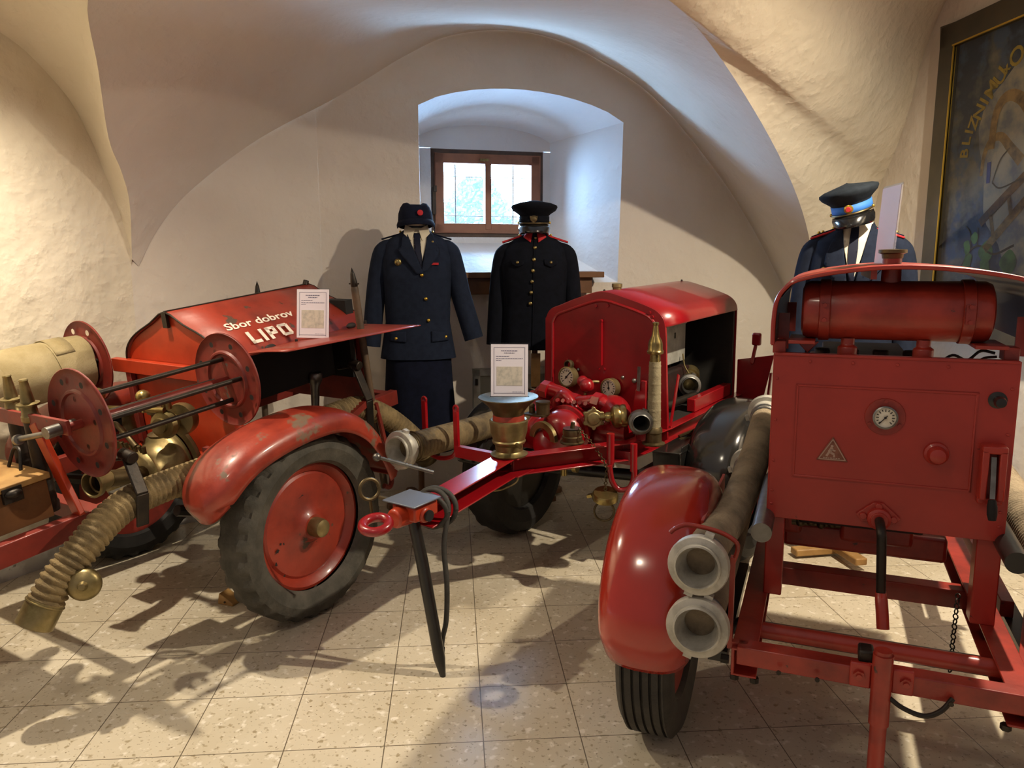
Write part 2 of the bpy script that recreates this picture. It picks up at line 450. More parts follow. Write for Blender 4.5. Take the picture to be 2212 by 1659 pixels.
# the outdoors: pale sky and a blurred bush
m = bpy.data.materials.new('bright_outdoors'); m.use_nodes = True; nt = m.node_tree; N = nt.nodes; L = nt.links
N.remove(N['Principled BSDF']); em = N.new('ShaderNodeEmission'); L.new(em.outputs[0], N['Material Output'].inputs[0])
tc = N.new('ShaderNodeTexCoord'); sx = N.new('ShaderNodeSeparateXYZ'); L.new(tc.outputs['Object'], sx.inputs[0])
mr = N.new('ShaderNodeMapRange'); mr.inputs[1].default_value = -.6; mr.inputs[2].default_value = .6; L.new(sx.outputs[2], mr.inputs[0])
mx = N.new('ShaderNodeMix'); mx.data_type = 'RGBA'; L.new(mr.outputs[0], mx.inputs[0]); mx.inputs[6].default_value = (.36, .63, 1, 1); mx.inputs[7].default_value = (.40, .66, 1, 1)
L.new(mx.outputs[2], em.inputs[0]); em.inputs[1].default_value = 75
q = MB(); q.add([(-2.6, 0, -1.6), (2.6, 0, -1.6), (2.6, 0, 2.4), (-2.6, 0, 2.4)], [(0, 1, 2, 3)])
M = WM.copy(); M.translation = Vector(w3(.1, 2.0, 2.2))
ob = q.build('sky_exterior', m, smooth=0); ob.matrix_world = M; tag(ob, kind='structure')
BUSHM = mat('glowing_bush_leaves', lin('7fa9b8'), .8, 0, lin('4f7f86'), 30)
bb = BUSHM.node_tree.nodes['Principled BSDF']; bb.inputs['Emission Color'].default_value = (.42, .72, .85, 1); bb.inputs['Emission Strength'].default_value = .9  # leaves glow by themselves in place of daylight falling on them
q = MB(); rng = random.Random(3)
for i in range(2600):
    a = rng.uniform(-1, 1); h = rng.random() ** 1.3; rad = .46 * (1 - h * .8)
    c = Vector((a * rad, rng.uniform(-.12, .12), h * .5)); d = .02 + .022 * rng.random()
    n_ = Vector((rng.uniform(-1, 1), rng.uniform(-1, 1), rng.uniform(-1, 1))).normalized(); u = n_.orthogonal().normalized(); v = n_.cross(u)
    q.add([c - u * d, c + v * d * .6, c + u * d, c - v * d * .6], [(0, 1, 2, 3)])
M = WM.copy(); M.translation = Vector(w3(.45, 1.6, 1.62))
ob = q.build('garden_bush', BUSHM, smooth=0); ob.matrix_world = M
tag(ob, 'pale bush outside behind the small window, daylight put in as glow', 'bush', kind='stuff')

# sill shelf in front of the niche
q = MB(); q.lim(-.3, .895, -.13, .1, 1.335, 1.372); q.lim(-.26, .83, -.085, -.0, 1.235, 1.335)
M = Matrix((Vector((WD.x, WD.y, 0)), Vector((WN.x, WN.y, 0)), Vector((0, 0, 1)))).transposed().to_4x4(); M.translation = (WO.x, WO.y, 0)
ob = q.build('trim_1', WOOD, bevel=.004); ob.matrix_world = M; tag(ob, kind='structure')

# the bay vault between the arch on the back wall and the groin
arc = [(300, 575), (345, 490), (420, 405), (560, 300), (721, 214), (796, 169), (870, 124), (970, 78), (1095, 66), (1200, 85), (1290, 128), (1400, 200), (1500, 310), (1600, 450), (1690, 620), (1740, 760)]
gro = [(285, 560, 3.95), (280, 440, 3.85), (262, 370, 3.75), (235, 300, 3.6), (212, 150, 3.35), (190, 0, 3.1), (260, -60, 3.0), (450, -60, 2.95), (800, -45, 2.9), (1150, -45, 2.9), (1330, -60, 3.0), (1445, 0, 3.3), (1560, 130, 3.7), (1680, 330, 4.2), (1740, 480, 4.6), (1768, 640, 4.9)]
A3 = cr([onplan(*p) - Vector((0, .004, 0)) for p in arc], 6); G3 = cr([aty(*p) for p in gro], 6)
m = MB(); rows = []
for i in range(len(A3)):
    a, g = A3[i], G3[i]; r_ = []
    for k in range(9):
        t = k / 8; r_.append(a.lerp(g, t))
    rows.append(r_)
m.grid(rows); tag(m.build('ceiling', PLASTER, smooth=60), kind='structure')

# left wall: plane part below the soft crease, springing vault above it up to the groin
GL3 = G3[:31] + cr([G3[30], aty(185, -150, 2.85), aty(195, -310, 2.6), aty(225, -500, 2.3), aty(260, -720, 2.05)], 12)[1:]
GR3 = G3[::-1][:25] + cr([G3[::-1][24], aty(1330, -140, 2.95), aty(1220, -300, 2.65), aty(1120, -480, 2.35), aty(1050, -700, 2.05)], 12)[1:]
crl = [(284, 575), (279, 530), (255, 450), (228, 380), (200, 310), (165, 240), (130, 190), (60, 115), (0, 70), (-100, 10), (-230, -40), (-420, -110), (-650, -150), (-900, -170), (-1150, -170), (-1400, -170)]
Cl = []
for p in crl:
    try: Cl.append(onplan(*p))
    except ValueError: Cl.append(Cl[-1] + Vector((-.05, -.3, .1)))
Cl = cr(Cl, 6)
m = MB(); rows = []
for i in range(len(Cl)):
    c = Cl[i]; g = GL3[min(i, len(GL3) - 1)]; b_ = Vector((c.x, c.y, c.z)); r_ = []
    for k in range(9):
        t = k / 8; p = c.lerp(g, t); p = p + Vector((0, 0, .10 * math.sin(PI * t) * min(1, i / 30))); r_.append(p)
    rows.append(r_)
m.grid(rows)
rows = []
for i, c in enumerate(Cl):
    rows.append([Vector((c.x, c.y, c.z * t)) for t in (0, .25, .5, .75, 1)])
m.grid(rows)
tag(m.build('wall_left', PLASTERR, smooth=60), kind='structure')

# right pier and right wall
WR0 = Vector((2.257, 4.75)); WRD = Vector((math.sin(R(4.4)), -math.cos(R(4.4))))       # runs towards the camera
def onright(px, py):
    d = ray(px, py); e = WRD; a = WR0
    t = (a.x * e.y - a.y * e.x) / (d.x * e.y - d.y * e.x); return Vector((0, 0, CAMH)) + d * t
crr = [(1887, 640), (1888, 540), (1890, 460), (1900, 405), (1917, 365), (1932, 330), (1950, 280), (1967, 225), (1990, 135), (2015, 65), (2045, 0), (2090, -70), (2150, -150), (2300, -260), (2500, -400), (2800, -560)]
Cr = cr([onright(*p) for p in crr], 6)
gi = G3[::-1]
m = MB(); rows = []
for i in range(len(Cr)):
    c = Cr[i]; g = GR3[min(i, len(GR3) - 1)]; r_ = []
    for k in range(9):
        t = k / 8; r_.append(c.lerp(g, t))
    rows.append(r_)
m.grid(rows)
c0, g0 = Cr[0], gi[0]
m.grid([[c0.lerp(g0, k / 8) for k in range(9)], [Vector((c0.lerp(g0, k / 8).x, c0.lerp(g0, k / 8).y, 0)) for k in range(9)]])
q0 = wpt(2.75)
m.add([(g0.x, g0.y, 0), g0, (q0.x, q0.y, g0.z), (q0.x, q0.y, 0)], [(0, 1, 2, 3)])
tag(m.build('wall_right_pier', PLASTERR, smooth=60), kind='structure')
m = MB(); rows = []
for t in (-.35, 0, .5, 1, 1.6, 2.3, 3.2, 4.3, 5.5):
    p = WR0 + WRD * t; rows.append([(p.x, p.y, z) for z in (0, 1, 2, 3, 3.6)])
m.grid(rows); tag(m.build('wall_right', PLASTER, smooth=30), kind='structure')

# grey baseboard along the left wall
m = MB()
bp_ = PLAN[8:33]
for (z0, z1, d) in ((.0, .155, .02), (.155, .17, .028), (.105, .115, .026)):
    rows = []
    for i, p in enumerate(bp_):
        a = bp_[max(0, i - 1)]; b_ = bp_[min(len(bp_) - 1, i + 1)]; n_ = Vector(((b_ - a).y, -(b_ - a).x)).normalized()
        q_ = p + n_ * d; rows.append([(p.x, p.y, z0), (q_.x, q_.y, z0), (q_.x, q_.y, z1), (p.x, p.y, z1)])
    m.grid(rows, closed=True)
BASEM = mat('grey_marbled_baseboard', lin('b9b6ae'), .35, 0, lin('d6d3cb'), 9, .45, .6, col3=lin('7d776c'), sc3=14, lo3=.6, hi3=.66)
tag(m.build('baseboard_left', BASEM, smooth=25), kind='structure')

# ------------------------------------------------------------------ light
def lamp(name, loc, power, col, r=.05, aim=(0, 0, -1), size=160, blend=.6):
    l = bpy.data.lights.new(name, 'SPOT'); l.energy = power; l.color = col; l.shadow_soft_size = r; l.spot_size = R(size); l.spot_blend = blend
    o = bpy.data.objects.new(name, l); COL.objects.link(o); o.location = loc
    o.rotation_euler = Vector(aim).to_track_quat('-Z', 'Y').to_euler(); return o
WARM = (1.0, .86, .66)
lamp('left_ceiling_lamp', (-1.75, 2.7, 2.47), 215, WARM, .025, (-.30, -.35, -1), 168, 1.0)
lamp('rear_fill_light', (-1.2, .5, 3.3), 45, WARM, .08, (-.2, .5, -1), 170, .8)  # added weak fill light, out of view; stands for no fixture
lamp('right_ceiling_lamp', (1.85, 2.45, 2.68), 360, WARM, .025, (-.12, .15, -1), 172, 1.0)
w = bpy.data.worlds.new('world'); S.world = w; w.use_nodes = True
w.node_tree.nodes['Background'].inputs[0].default_value = (1.0, .84, .78, 1); w.node_tree.nodes['Background'].inputs[1].default_value = .28
S.view_settings.view_transform = 'Standard'; S.view_settings.look = 'None'; S.view_settings.exposure = 0
S.cycles.use_denoising = True; S.cycles.max_bounces = 6; S.cycles.diffuse_bounces = 3; S.cycles.transparent_max_bounces = 12
S.cycles.caustics_reflective = False; S.cycles.caustics_refractive = False; S.cycles.sample_clamp_indirect = 6

# ------------------------------------------------------------------ shared components
def wheel(parent, c, Rr, w, rim, out=1, tread='block', rubber=RUBBER, paint=RED1, capm=None, n=96):
    """rim disc = part 'wheel', with tire and hub cap as its pieces; axle along x, outer side = out"""
    q = MB(); c = Vector(c)
    prof = [(0, .05), (.05, .05), (.062, .04), (.075, .032), (.11, .024), (rim * .80, .012), (rim * .84, .004), (rim * .88, .02), (rim * .95, .034), (rim, .03), (rim * 1.01, .0), (rim, -.05), (rim * .5, -.05), (0.0, -.06)]
    q.lathe(c, (out, 0, 0), prof, 48)
    wh = q.build('wheel', paint, parent, smooth=30)
    q = MB(); hw = w / 2
    side = [(rim * .99, hw * .55), (rim * 1.04, hw * .80), ((rim + Rr) / 2, hw * 1.0), (Rr * .93, hw * .93)]
    vs = []; prof = None; rows = []
    for i in range(n):
        th = 2 * PI * i / n; k = i % 4
        if tread == 'block':
            s1 = Rr * .972 if k < 2 else Rr * .935; tr = Rr - (.0 if k < 2 else .012)
            tw = [(s1, hw * .80), (tr, hw * .60), (Rr, hw * .25), (Rr, 0), (Rr, -hw * .25), (tr, -hw * .60), (s1, -hw * .80)]
        else:
            tw = [(Rr * .965, hw * .82)]
            for g in (.62, .3, 0, -.3, -.62):
                tw += [(Rr * .995, hw * (g + .11)), (Rr * .995, hw * (g + .05)), (Rr * .965, hw * (g + .045)), (Rr * .965, hw * (g - .045)), (Rr * .995, hw * (g - .05)), (Rr * .995, hw * (g - .11))]
            tw += [(Rr * .965, -hw * .82)]
        pr = side + tw + [(r_, -h) for r_, h in side[::-1]]
        rows.append([c + Vector((h, r_ * math.cos(th), r_ * math.sin(th))) for r_, h in pr])
    rows.append(rows[0]); q.grid(rows)
    q.build('tire', rubber, wh, smooth=24 if tread == 'block' else 42)
    if capm:
        q = MB(); q.lathe(c, (out, 0, 0), [(0, .108), (.022, .106), (.035, .10), (.040, .085), (.040, .045)], 24)
        q.build('hub_cap', capm, wh)
    return wh

def fender(name, parent, paint, path, half, inset, x, mirror=False, lip=True, taper=0):
    """path = crown line in (y, z); cross-section falls away to both sides"""
    P = [p.to_2d() for p in cr([Vector((a, b, 0)) for a, b in path], 6)]
    rows = []; K = 10
    for i, p in enumerate(P):
        t = (P[min(i + 1, len(P) - 1)] - P[max(i - 1, 0)]).normalized(); n_ = Vector((-t.y, t.x))
        if n_.dot(p - Vector((0.03, -.1))) < 0: n_ = -n_
        row = []
        for k in range(-K, K + 1):
            u = k / K; d = inset * abs(u) ** 2.6
            e = 1 - .10 * (abs(2 * i / (len(P) - 1) - 1)) ** 4 - taper * max(0, (.32 - i / (len(P) - 1)) / .32) ** 1.6
            row.append(Vector((x + half * math.sin(u * PI / 2) ** 1 * e, p.x - n_.x * d, p.y - n_.y * d)))
        if lip:
            row.insert(0, row[0] - Vector((0, n_.x, n_.y)) * .02); row.append(row[-1] - Vector((0, n_.x, n_.y)) * .02)
        rows.append(row)
    q = MB(); q.grid(rows)
    return q.build(name, paint, parent, smooth=70, solid=.004)

def gauge(parent, c, n_, r, ref=(0, 0, 1), ang=-130, case=BRASSD):
    q = MB(); c = Vector(c); n_ = Vector(n_).normalized()
    q.lathe(c, n_, [(0, -.035), (r * .9, -.035), (r, -.03), (r, -.002), (r * 1.02, .006), (r * .9, .008), (r * .86, .001), (0, .001)], 36)
    g = q.build('pressure_gauge', case, parent)
    q = MB(); q.lathe(c + n_ * .002, n_, [(0, 0), (r * .87, 0)], 36); d = q.build('dial', DIAL, g, smooth=0)
    up = Vector(ref); up = (up - n_ * up.dot(n_)).normalized(); rt = up.cross(n_)
    q = MB()
    for k in range(13):
        a = R(-135 + 270 * k / 12); v = up * math.cos(a) + rt * math.sin(a)
        q.bar(c + n_ * .0035 + v * r * (.58 if k % 2 else .52), c + n_ * .0035 + v * r * .74, r * .07, .001, n_)
    q.build('dial_marks', CHIP, d, smooth=0)
    q = MB(); a = R(ang); v = up * math.cos(a) + rt * math.sin(a)
    q.bar(c + n_ * .005 - v * r * .25, c + n_ * .005 + v * r * .72, r * .07, .0015, n_); q.cyl(c + n_ * .003, c + n_ * .008, r * .1, n=12)
    q.build('needle', CHIP, d, smooth=0)
    return g

def coupling(parent, c, ax, r, m=ALU, name='coupling', depth=.07, dark=True):
    """open hose coupling looking along ax"""
    c = Vector(c); ax = Vector(ax).normalized()
    q = MB()
    q.lathe(c, ax, [(r * .70, -depth), (r * .78, -depth * .8), (r * .80, -depth * .45), (r * 1.0, -depth * .4), (r * 1.02, -.006), (r * .98, 0), (r * .78, .003), (r * .76, .013), (r * .70, .015), (r * .66, .006), (r * .60, -.016), (r * .50, -.03), (r * .48, -depth), (0, -depth)], 44)
    a = ax.orthogonal().normalized(); a = Matrix.Rotation(.5, 3, ax) @ a
    for k in range(2):
        d = a if k == 0 else -a
        q.bar(c + d * r * .95 - ax * depth * .3, c + d * r * 1.14 - ax * depth * .3, .022, .022, ax)
    o = q.build(name, m, parent, smooth=35)
    if dark:
        q = MB(); q.lathe(c - ax * depth * .85, ax, [(0, 0), (r * .475, 0)], 32); q.build('bore', BLACK, o, smooth=0)
    return o

def ribbed(path, r, pitch=.017, amp=.0035, step=None):
    P = resample(cr(path, 14), pitch / 4); rs = []
    for i in range(len(P)): rs.append(r + amp * (1 if i % 4 in (1, 2) else -1))
    return P, rs

def suction_hose(M, pts, r, m, label, ends, cm=ALU, cr_=None, group=None, pitch=.017, amp=.0035, band=None):
    p0 = Vector(pts[0]); root = thing('suction_hose', label, 'hose', M @ T(*p0), group)
    P, rs = ribbed(pts, r, pitch, amp); q = MB(); q.tube([p - p0 for p in P], rs, 20)
    q.build('hose_body', m, root, smooth=60)
    for e in ends:
        i, j = (0, 3) if e == 0 else (-1, -4)
        ax = (P[i] - P[j]).normalized()
        coupling(root, P[i] - p0 + ax * .05, ax, cr_ or r * 1.35, cm, depth=.07)
        b = MB(); b.torus(P[i] - p0 - ax * .012, ax, r + .003, .006, 28, 8); b.torus(P[i] - p0 - ax * .04, ax, r + .003, .005, 28, 8); b.build('clamp_ring', band or STEEL, root)
    return root

def info_card(M, w, h, label, tilt=0, blank=False):
    root = thing('information_card', label, 'sign', M)
    q = MB(); q.lim(-w / 2, w / 2, -.001, .001, .004, h); pp = q.build('paper', PAPER, root, smooth=0)
    q = MB(); e_ = w / 2 + .005; q.add([(-e_, .003, .001), (e_, .003, .001), (e_, .003, h + .006), (-e_, .003, h + .006), (-e_, .055, .001), (e_, .055, .001)], [(0, 1, 2, 3), (0, 1, 5, 4)]); q.build('acrylic_stand', ACRYL, root, smooth=0)
    if not blank:
        q = MB(); e = .012; t = .0013; y = -.0016
        for (a, b_, c_, d_) in ((-w / 2 + e, w / 2 - e, h - e - t, h - e), (-w / 2 + e, w / 2 - e, e + .004, e + .004 + t), (-w / 2 + e, -w / 2 + e + t, e, h - e), (w / 2 - e - t, w / 2 - e, e, h - e)):
            q.lim(a, b_, y, -.001, c_, d_)
        q.build('printed_border', INK, pp, smooth=0)
        q = MB(); rg = random.Random(int(w * 1e4 + h * 77))
        for nm, rows_ in (('printed_heading', ((.87, .28, .72, .016), (.83, .36, .64, .015))), ('printed_text', ((.77, .14, .5, .011), (.725, .14, .86, .011), (.69, .14, .28, .011))), ('printed_footer', ((.1, .58, .86, .007),))):
            q = MB()
            for z, x0, x1, th in rows_:
                x = x0
                while x < x1:
                    d = min(rg.uniform(.02, .07), x1 - x)
                    q.lim(-w / 2 + x * w, -w / 2 + (x + d) * w, y, -.001, z * h, (z + th) * h); x += d + .014
            q.build(nm, INK, pp, smooth=0)
        q = MB(); q.lim(-w * .35, w * .35, y, -.001, .22 * h, .58 * h); q.build('printed_map', MAPC, pp, smooth=0)
    return root

def text(name, s, size, m, parent, M, shear=0, ext=.0006, space=1.0, bold=0):
    cu = bpy.data.curves.new(name, 'FONT'); cu.body = s; cu.size = size; cu.extrude = ext; cu.shear = shear; cu.space_character = space; cu.offset = bold
    cu.align_x = 'CENTER'; cu.align_y = 'CENTER'; cu.resolution_u = 3
    o = bpy.data.objects.new(name, cu); COL.objects.link(o)
    bpy.context.view_layer.update(); dg = bpy.context.evaluated_depsgraph_get()
    me = bpy.data.meshes.new_from_object(o.evaluated_get(dg)); bpy.data.objects.remove(o); bpy.data.curves.remove(cu)
    me.name = name; me.materials.clear(); me.materials.append(m)
    o = bpy.data.objects.new(name, me); COL.objects.link(o); o.parent = parent; o.matrix_local = M; return o

def chain(pts, r=.004, step=.012):
    P = resample(cr(pts, 8), step); q = MB()
    for i in range(len(P) - 1):
        d = (P[i + 1] - P[i]); ax = d.orthogonal().normalized()
        if i % 2: ax = d.normalized().cross(ax)
        c = (P[i] + P[i + 1]) / 2
        q.torus(c, ax, step * .52, r * .42, 10, 5)
    return q

# ------------------------------------------------------------------ motor pump with the upright red panel (nearest, right)
M3 = frameM((.763, 2.155, 0), 22, 0, .5)
c3 = thing('motor_pump_trailer', 'red fire pump trailer with flat instrument panel under a curved roof, crank hanging in front', 'fire pump', M3)
PX1 = .59
# frame
q = MB()
for x, s in ((-.025, 1), (.59, -1)):
    q.lim(x - .03, x + .03, -.36, 1.35, .455, .462); q.lim(x - .03 * s - .004, x - .03 * s + .004, -.36, 1.35, .385, .462)
    q.lim(x - .03, x + .03, -.36, 1.35, .385, .391)
q.build('frame_rail', RED3D, c3, bevel=.002)
q = MB(); q.lim(-.045, .80, -.365, -.315, .420, .470); q.build('front_crossbar', RED3D, c3, bevel=.003)
q = MB(); q.lim(-.02, .59, .27, .33, .39, .45); q.lim(-.02, .59, 1.2, 1.25, .39, .45); q.build('crossbar', RED3D, c3, bevel=.003)
q = MB(); q.cyl((-.04, -.17, .432), (.60, -.17, .432), .022); q.build('tie_tube', RED3D, c3)
q = MB(); q.bar((.60, -.33, .43), (.80, .5, .43), .05, .06); q.bar((.66, .2, .44), (.66, 1.2, .44), .035, .05); q.build('side_bracket', RED3D, c3, bevel=.002)
q = MB()
for x in (-.02, .59):
    for d in (0, .05): q.cyl((x + d - .03, -.35, .385), (x + d - .03, -.35, .372), .012, n=6)
q.cyl((-.065, -.355, .425), (-.085, -.355, .425), .012, n=6)
for x in (.06, .15, .44): q.cyl((x, -.385, .43), (x, -.389, .43), .006, n=8)
q.build('bolt', IRON, c3, smooth=0)
# posts
q = MB(); q.bar((.018, .045, .46), (.018, .045, .73), .052, .06, (0, 1, 0)); q.build('post', RED3, c3, bevel=.004)
q = MB(); q.bar((.565, .045, .46), (.565, .045, .73), .06, .06, (0, 1, 0)); q.build('post', RED3, c3, bevel=.004)
# panel
q = MB(); q.lim(-.005, PX1, -.004, .004, .708, 1.192)
for (x0, x1, z0, z1) in ((.058, .505, 1.100, 1.106), (.058, .505, .838, .844), (.058, .064, .838, 1.106), (.499, .505, .838, 1.106)): q.lim(x0, x1, -.0065, -.003, z0, z1)
q.lim(-.005, PX1, -.008, .02, 1.186, 1.194); q.lim(-.008, -.004, -.004, .03, .708, 1.192); q.lim(PX1 - .002, PX1 + .004, -.004, .03, .708, 1.192)
for x in (.09, .2, .31, .43): q.cyl((x, -.004, 1.172), (x, -.007, 1.172), .0045, n=10)
for z in (.75, .79, .88, 1.0, 1.12): q.cyl((.005, -.004, z), (.005, -.007, z), .004, n=10); q.cyl((PX1 - .012, -.004, z), (PX1 - .012, -.007, z), .004, n=10)
panel = q.build('instrument_panel', RED3, c3, bevel=.0015)
q = MB(); q.lathe((.288, -.002, 1.028), (0, -1, 0), [(0, .006), (.05, .006), (.052, 0)], 36)
for k in range(3): a = R(90 + 120 * k); q.cyl((.288 + .043 * math.cos(a), -.008, 1.028 + .043 * math.sin(a)), (.288 + .043 * math.cos(a), -.012, 1.028 + .043 * math.sin(a)), .005, n=10)
q.build('gauge_flange', RED3D, panel)
gauge(c3, (.288, -.018, 1.028), (0, -1, .05), .031, ang=-140, case=STEEL)
# triangular maker's plate
tri = [(.120, -.0055, .893), (.202, -.0055, .893), (.161, -.0055, .962)]
BRONZEP = mat('weathered_bronze_plate', lin('8a5a48'), .45, .5, lin('6e4436'), 30)
q = MB(); q.prism(tri, (0, -.003, 0)); pl_ = q.build('emblem_plate', BRONZEP, panel, bevel=.001)
q = MB()
def tl(a, b_, w_): q.bar((a[0], -.009, a[1]), (b_[0], -.009, b_[1]), w_, .001, (0, 1, 0))
tl((.126, .897), (.196, .897), .0025); tl((.126, .897), (.161, .955), .0025); tl((.196, .897), (.161, .955), .0025)
q.sph((.160, -.0095, .935), .0042, 10, (1, .3, 1))                       # small raised crouching figure with a hose
tl((.160, .931), (.153, .918), .009); tl((.155, .926), (.169, .922), .0045); tl((.153, .918), (.146, .906), .006); tl((.155, .918), (.166, .912), .006); tl((.166, .912), (.166, .904), .005)
x = .138
for d in (.004, .005, .003, .006, .004, .005, .004): q.lim(x, x + d, -.0098, -.0085, .8995, .9025); x += d + .002
LIGHTR = mat('raised_bare_metal', lin('b09282'), .4, .5)
q.build('emblem_relief', LIGHTR, pl_, smooth=0)
# knobs and lever
q = MB(); q.lathe((.418, -.002, .936), (0, -1, .0), [(.032, 0), (.03, .012), (.024, .016), (.024, .03), (.019, .04), (.008, .045), (0, .046)], 28); q.build('knob', RED3, panel)
q = MB(); q.lathe((.548, -.002, 1.09), (0, -1, 0), [(.022, 0), (.022, .004), (.012, .008), (.012, .03), (.015, .034), (.012, .05), (0, .052)], 24); q.build('switch_knob', DARK, panel)
q = MB(); q.lim(.518, .535, -.05, 0, .83, .965); q.lim(.558, .575, -.05, 0, .83, .965); q.lim(.518, .575, -.05, 0, .955, .975); q.lim(.518, .575, -.03, 0, .815, .832); q.build('lever_guide', RED3, panel, bevel=.004)
q = MB(); q.bar((.546, -.035, .945), (.546, -.06, .84), .007, .012, (1, 0, 0)); lv = q.build('throttle_lever', STEEL, c3)
q = MB(); q.tube([(.546, -.06, .838), (.547, -.064, .82), (.548, -.066, .80), (.549, -.068, .785)], [.009, .012, .012, .009], 14); q.build('grip', BLACK, lv)
# crank
q = MB(); q.prism([(.245, -.004, .728), (.33, -.004, .728), (.345, -.004, .745), (.30, -.004, .785), (.275, -.004, .785), (.232, -.004, .748)], (0, -.01, 0))
q.lathe((.29, -.012, .742), (0, -1, 0), [(.032, 0), (.03, .018), (.022, .022), (.022, .03), (0, .03)], 24)
for x, z in ((.25, .745), (.327, .742), (.288, .776)): q.cyl((x, -.012, z), (x, -.022, z), .009, n=14)
q.build('crank_boss', RED3, c3, bevel=.001)
q = MB(); q.tube(cr([(.29, -.03, .742), (.29, -.07, .742), (.292, -.1, .728), (.294, -.105, .70), (.301, -.105, .56)], 6), .0125, 14)
ck = q.build('starting_crank', IRON, c3)
q = MB(); q.tube([(.301, -.095, .562), (.302, -.12, .548), (.306, -.135, .51), (.309, -.145, .478)], [.014, .016, .016, .016], 16); q.build('crank_handle', RED3D, ck)
# lift handles
for x0, x1 in ((-.012, -.012), (.60, .60)):
    q = MB(); q.cyl((x0, -.13, .700), (x1, .35, .720), .0285, n=28); q.build('carrying_handle', STEEL if x0 < 0 else DARK, c3)
# canopy roof
prof = [(-.010, 1.225), (-.010, 1.29), (-.004, 1.345), (.016, 1.380), (.05, 1.403), (.15, 1.424), (.29, 1.436), (.44, 1.428), (.56, 1.408), (.61, 1.385), (.635, 1.345), (.645, 1.29), (.647, 1.225)]
P = cr([Vector((a, 0, b_)) for a, b_ in prof], 5); rows = []
for y, d in ((-.05, -.006), (-.046, 0), (.2, .004), (.5, .004), (.78, 0)):
    rows.append([p + Vector((0, y, d)) for p in P])
q = MB(); q.grid(rows); roof = q.build('roof_canopy', RED3D, c3, smooth=60, solid=.006)
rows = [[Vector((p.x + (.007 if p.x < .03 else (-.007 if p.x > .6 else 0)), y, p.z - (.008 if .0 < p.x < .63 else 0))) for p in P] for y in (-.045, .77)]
q = MB(); q.grid(rows); q.build('canopy_shade_sheet', DARK, roof, smooth=60)  # added dark sheet: shade under the roof put into the colour
q = MB(); q.tube([p + Vector((0, -.048, -.003)) for p in P], .006, 8); q.tube([p + Vector((0, .77, -.003)) for p in P], .006, 8); q.build('rolled_edge', RED3, roof)
q = MB()
for x in (.012, .61):
    for y in (.1, .68): q.bar((x, y, 1.195), (x, y, 1.30), .03, .008, (0, 1, 0))
q.lim(.23, .245, .0, .6, 1.40, 1.425)
q.build('roof_bracket', RED3D, c3)
# fuel tank
q = MB(); q.lathe((.06, .08, 1.312), (1, 0, 0), [(0, 0), (.06, .0), (.075, .006), (.082, .02), (.082, .452), (.075, .466), (.06, .472), (0, .472)], 40)
tank = q.build('fuel_tank', RED3D, c3)
q = MB()
for x in (.105, .455):
    q.lathe((x, .08, 1.312), (1, 0, 0), [(.0835, 0), (.0865, .002), (.0865, .028), (.0835, .03)], 40)
    q.lim(x + .004, x + .026, -.012, .0, 1.285, 1.335); q.cyl((x + .015, -.02, 1.29), (x + .015, -.0, 1.29), .006, n=8); q.cyl((x + .015, -.02, 1.33), (x + .015, -.0, 1.33), .006, n=8)
q.build('tank_strap', RED3D, tank)
q = MB(); q.cyl((.285, .08, 1.38), (.285, .08, 1.462), .026, .024); q.build('filler_neck', RED3D, tank)
q = MB(); q.lathe((.285, .08, 1.455), (0, 0, 1), [(.026, 0), (.028, .012), (.036, .015), (.036, .024), (.0, .026)], 28); q.build('filler_cap', BRASSD, tank)
q = MB()
q.lim(.03, .10, -.02, .16, 1.222, 1.232); q.lim(.485, .56, -.02, .16, 1.222, 1.232)
for x in (.005, .575): q.bar((x, .05, 1.19), (x, .05, 1.225), .035, .06, (0, 1, 0))
for x in (.185, .375): q.lathe((x, .06, 1.19), (0, 0, 1), [(.026, 0), (.026, .02), (.018, .026), (.018, .045)], 16)
q.prism([(.05, .05, 1.222), (.11, .05, 1.222), (.08, .05, 1.19)], (0, .02, 0))
q.build('tank_cradle', RED3D, c3, bevel=.002)
# engine behind the panel
ENG = mat('dark_engine_casting', lin('241a17'), .6, .2, lin('3b1a16'), 9, bump=.2)
q = MB(); q.lim(.08, .42, .12, .72, .66, 1.12); q.lim(.12, .36, .15, .6, 1.12, 1.17)
for x in (.12, .2, .28, .36): q.cyl((x, .2, 1.05), (x, .2, 1.19), .022)
q.lathe((.27, .10, .76), (0, -1, 0), [(0, 0), (.09, .0), (.09, -.03), (.05, -.04), (.05, .05), (0, .05)], 28)
q.build('engine_block', ENG, c3, bevel=.006)
q = MB(); q.lim(.035, .50, .22, .62, .545, .625)
q.lim(.03, .09, .18, .3, .60, .665); q.lim(.2, .40, .16, .3, .6, .66)
q.build('oil_sump', RED3D, c3, bevel=.012)
q = MB()
for k, x in enumerate((.085, .115, .145, .175)): q.sph((x, .16, .648 + .006 * (k % 2)), .014, 12, (1, 1.3, 1))
q.cyl((.06, .16, .645), (.2, .16, .65), .008); q.build('drain_cock', BRASSD, c3)
q = MB()
q.tube(cr([(.43, .2, 1.15), (.46, .16, 1.185), (.50, .18, 1.17), (.535, .2, 1.195), (.57, .2, 1.19)], 6), .004, 8)
q.tube(cr([(.45, .25, 1.12), (.49, .2, 1.135), (.52, .2, 1.155), (.545, .2, 1.175), (.575, .2, 1.18)], 6), .004, 8)
q.build('ignition_wire', BLACK, c3)
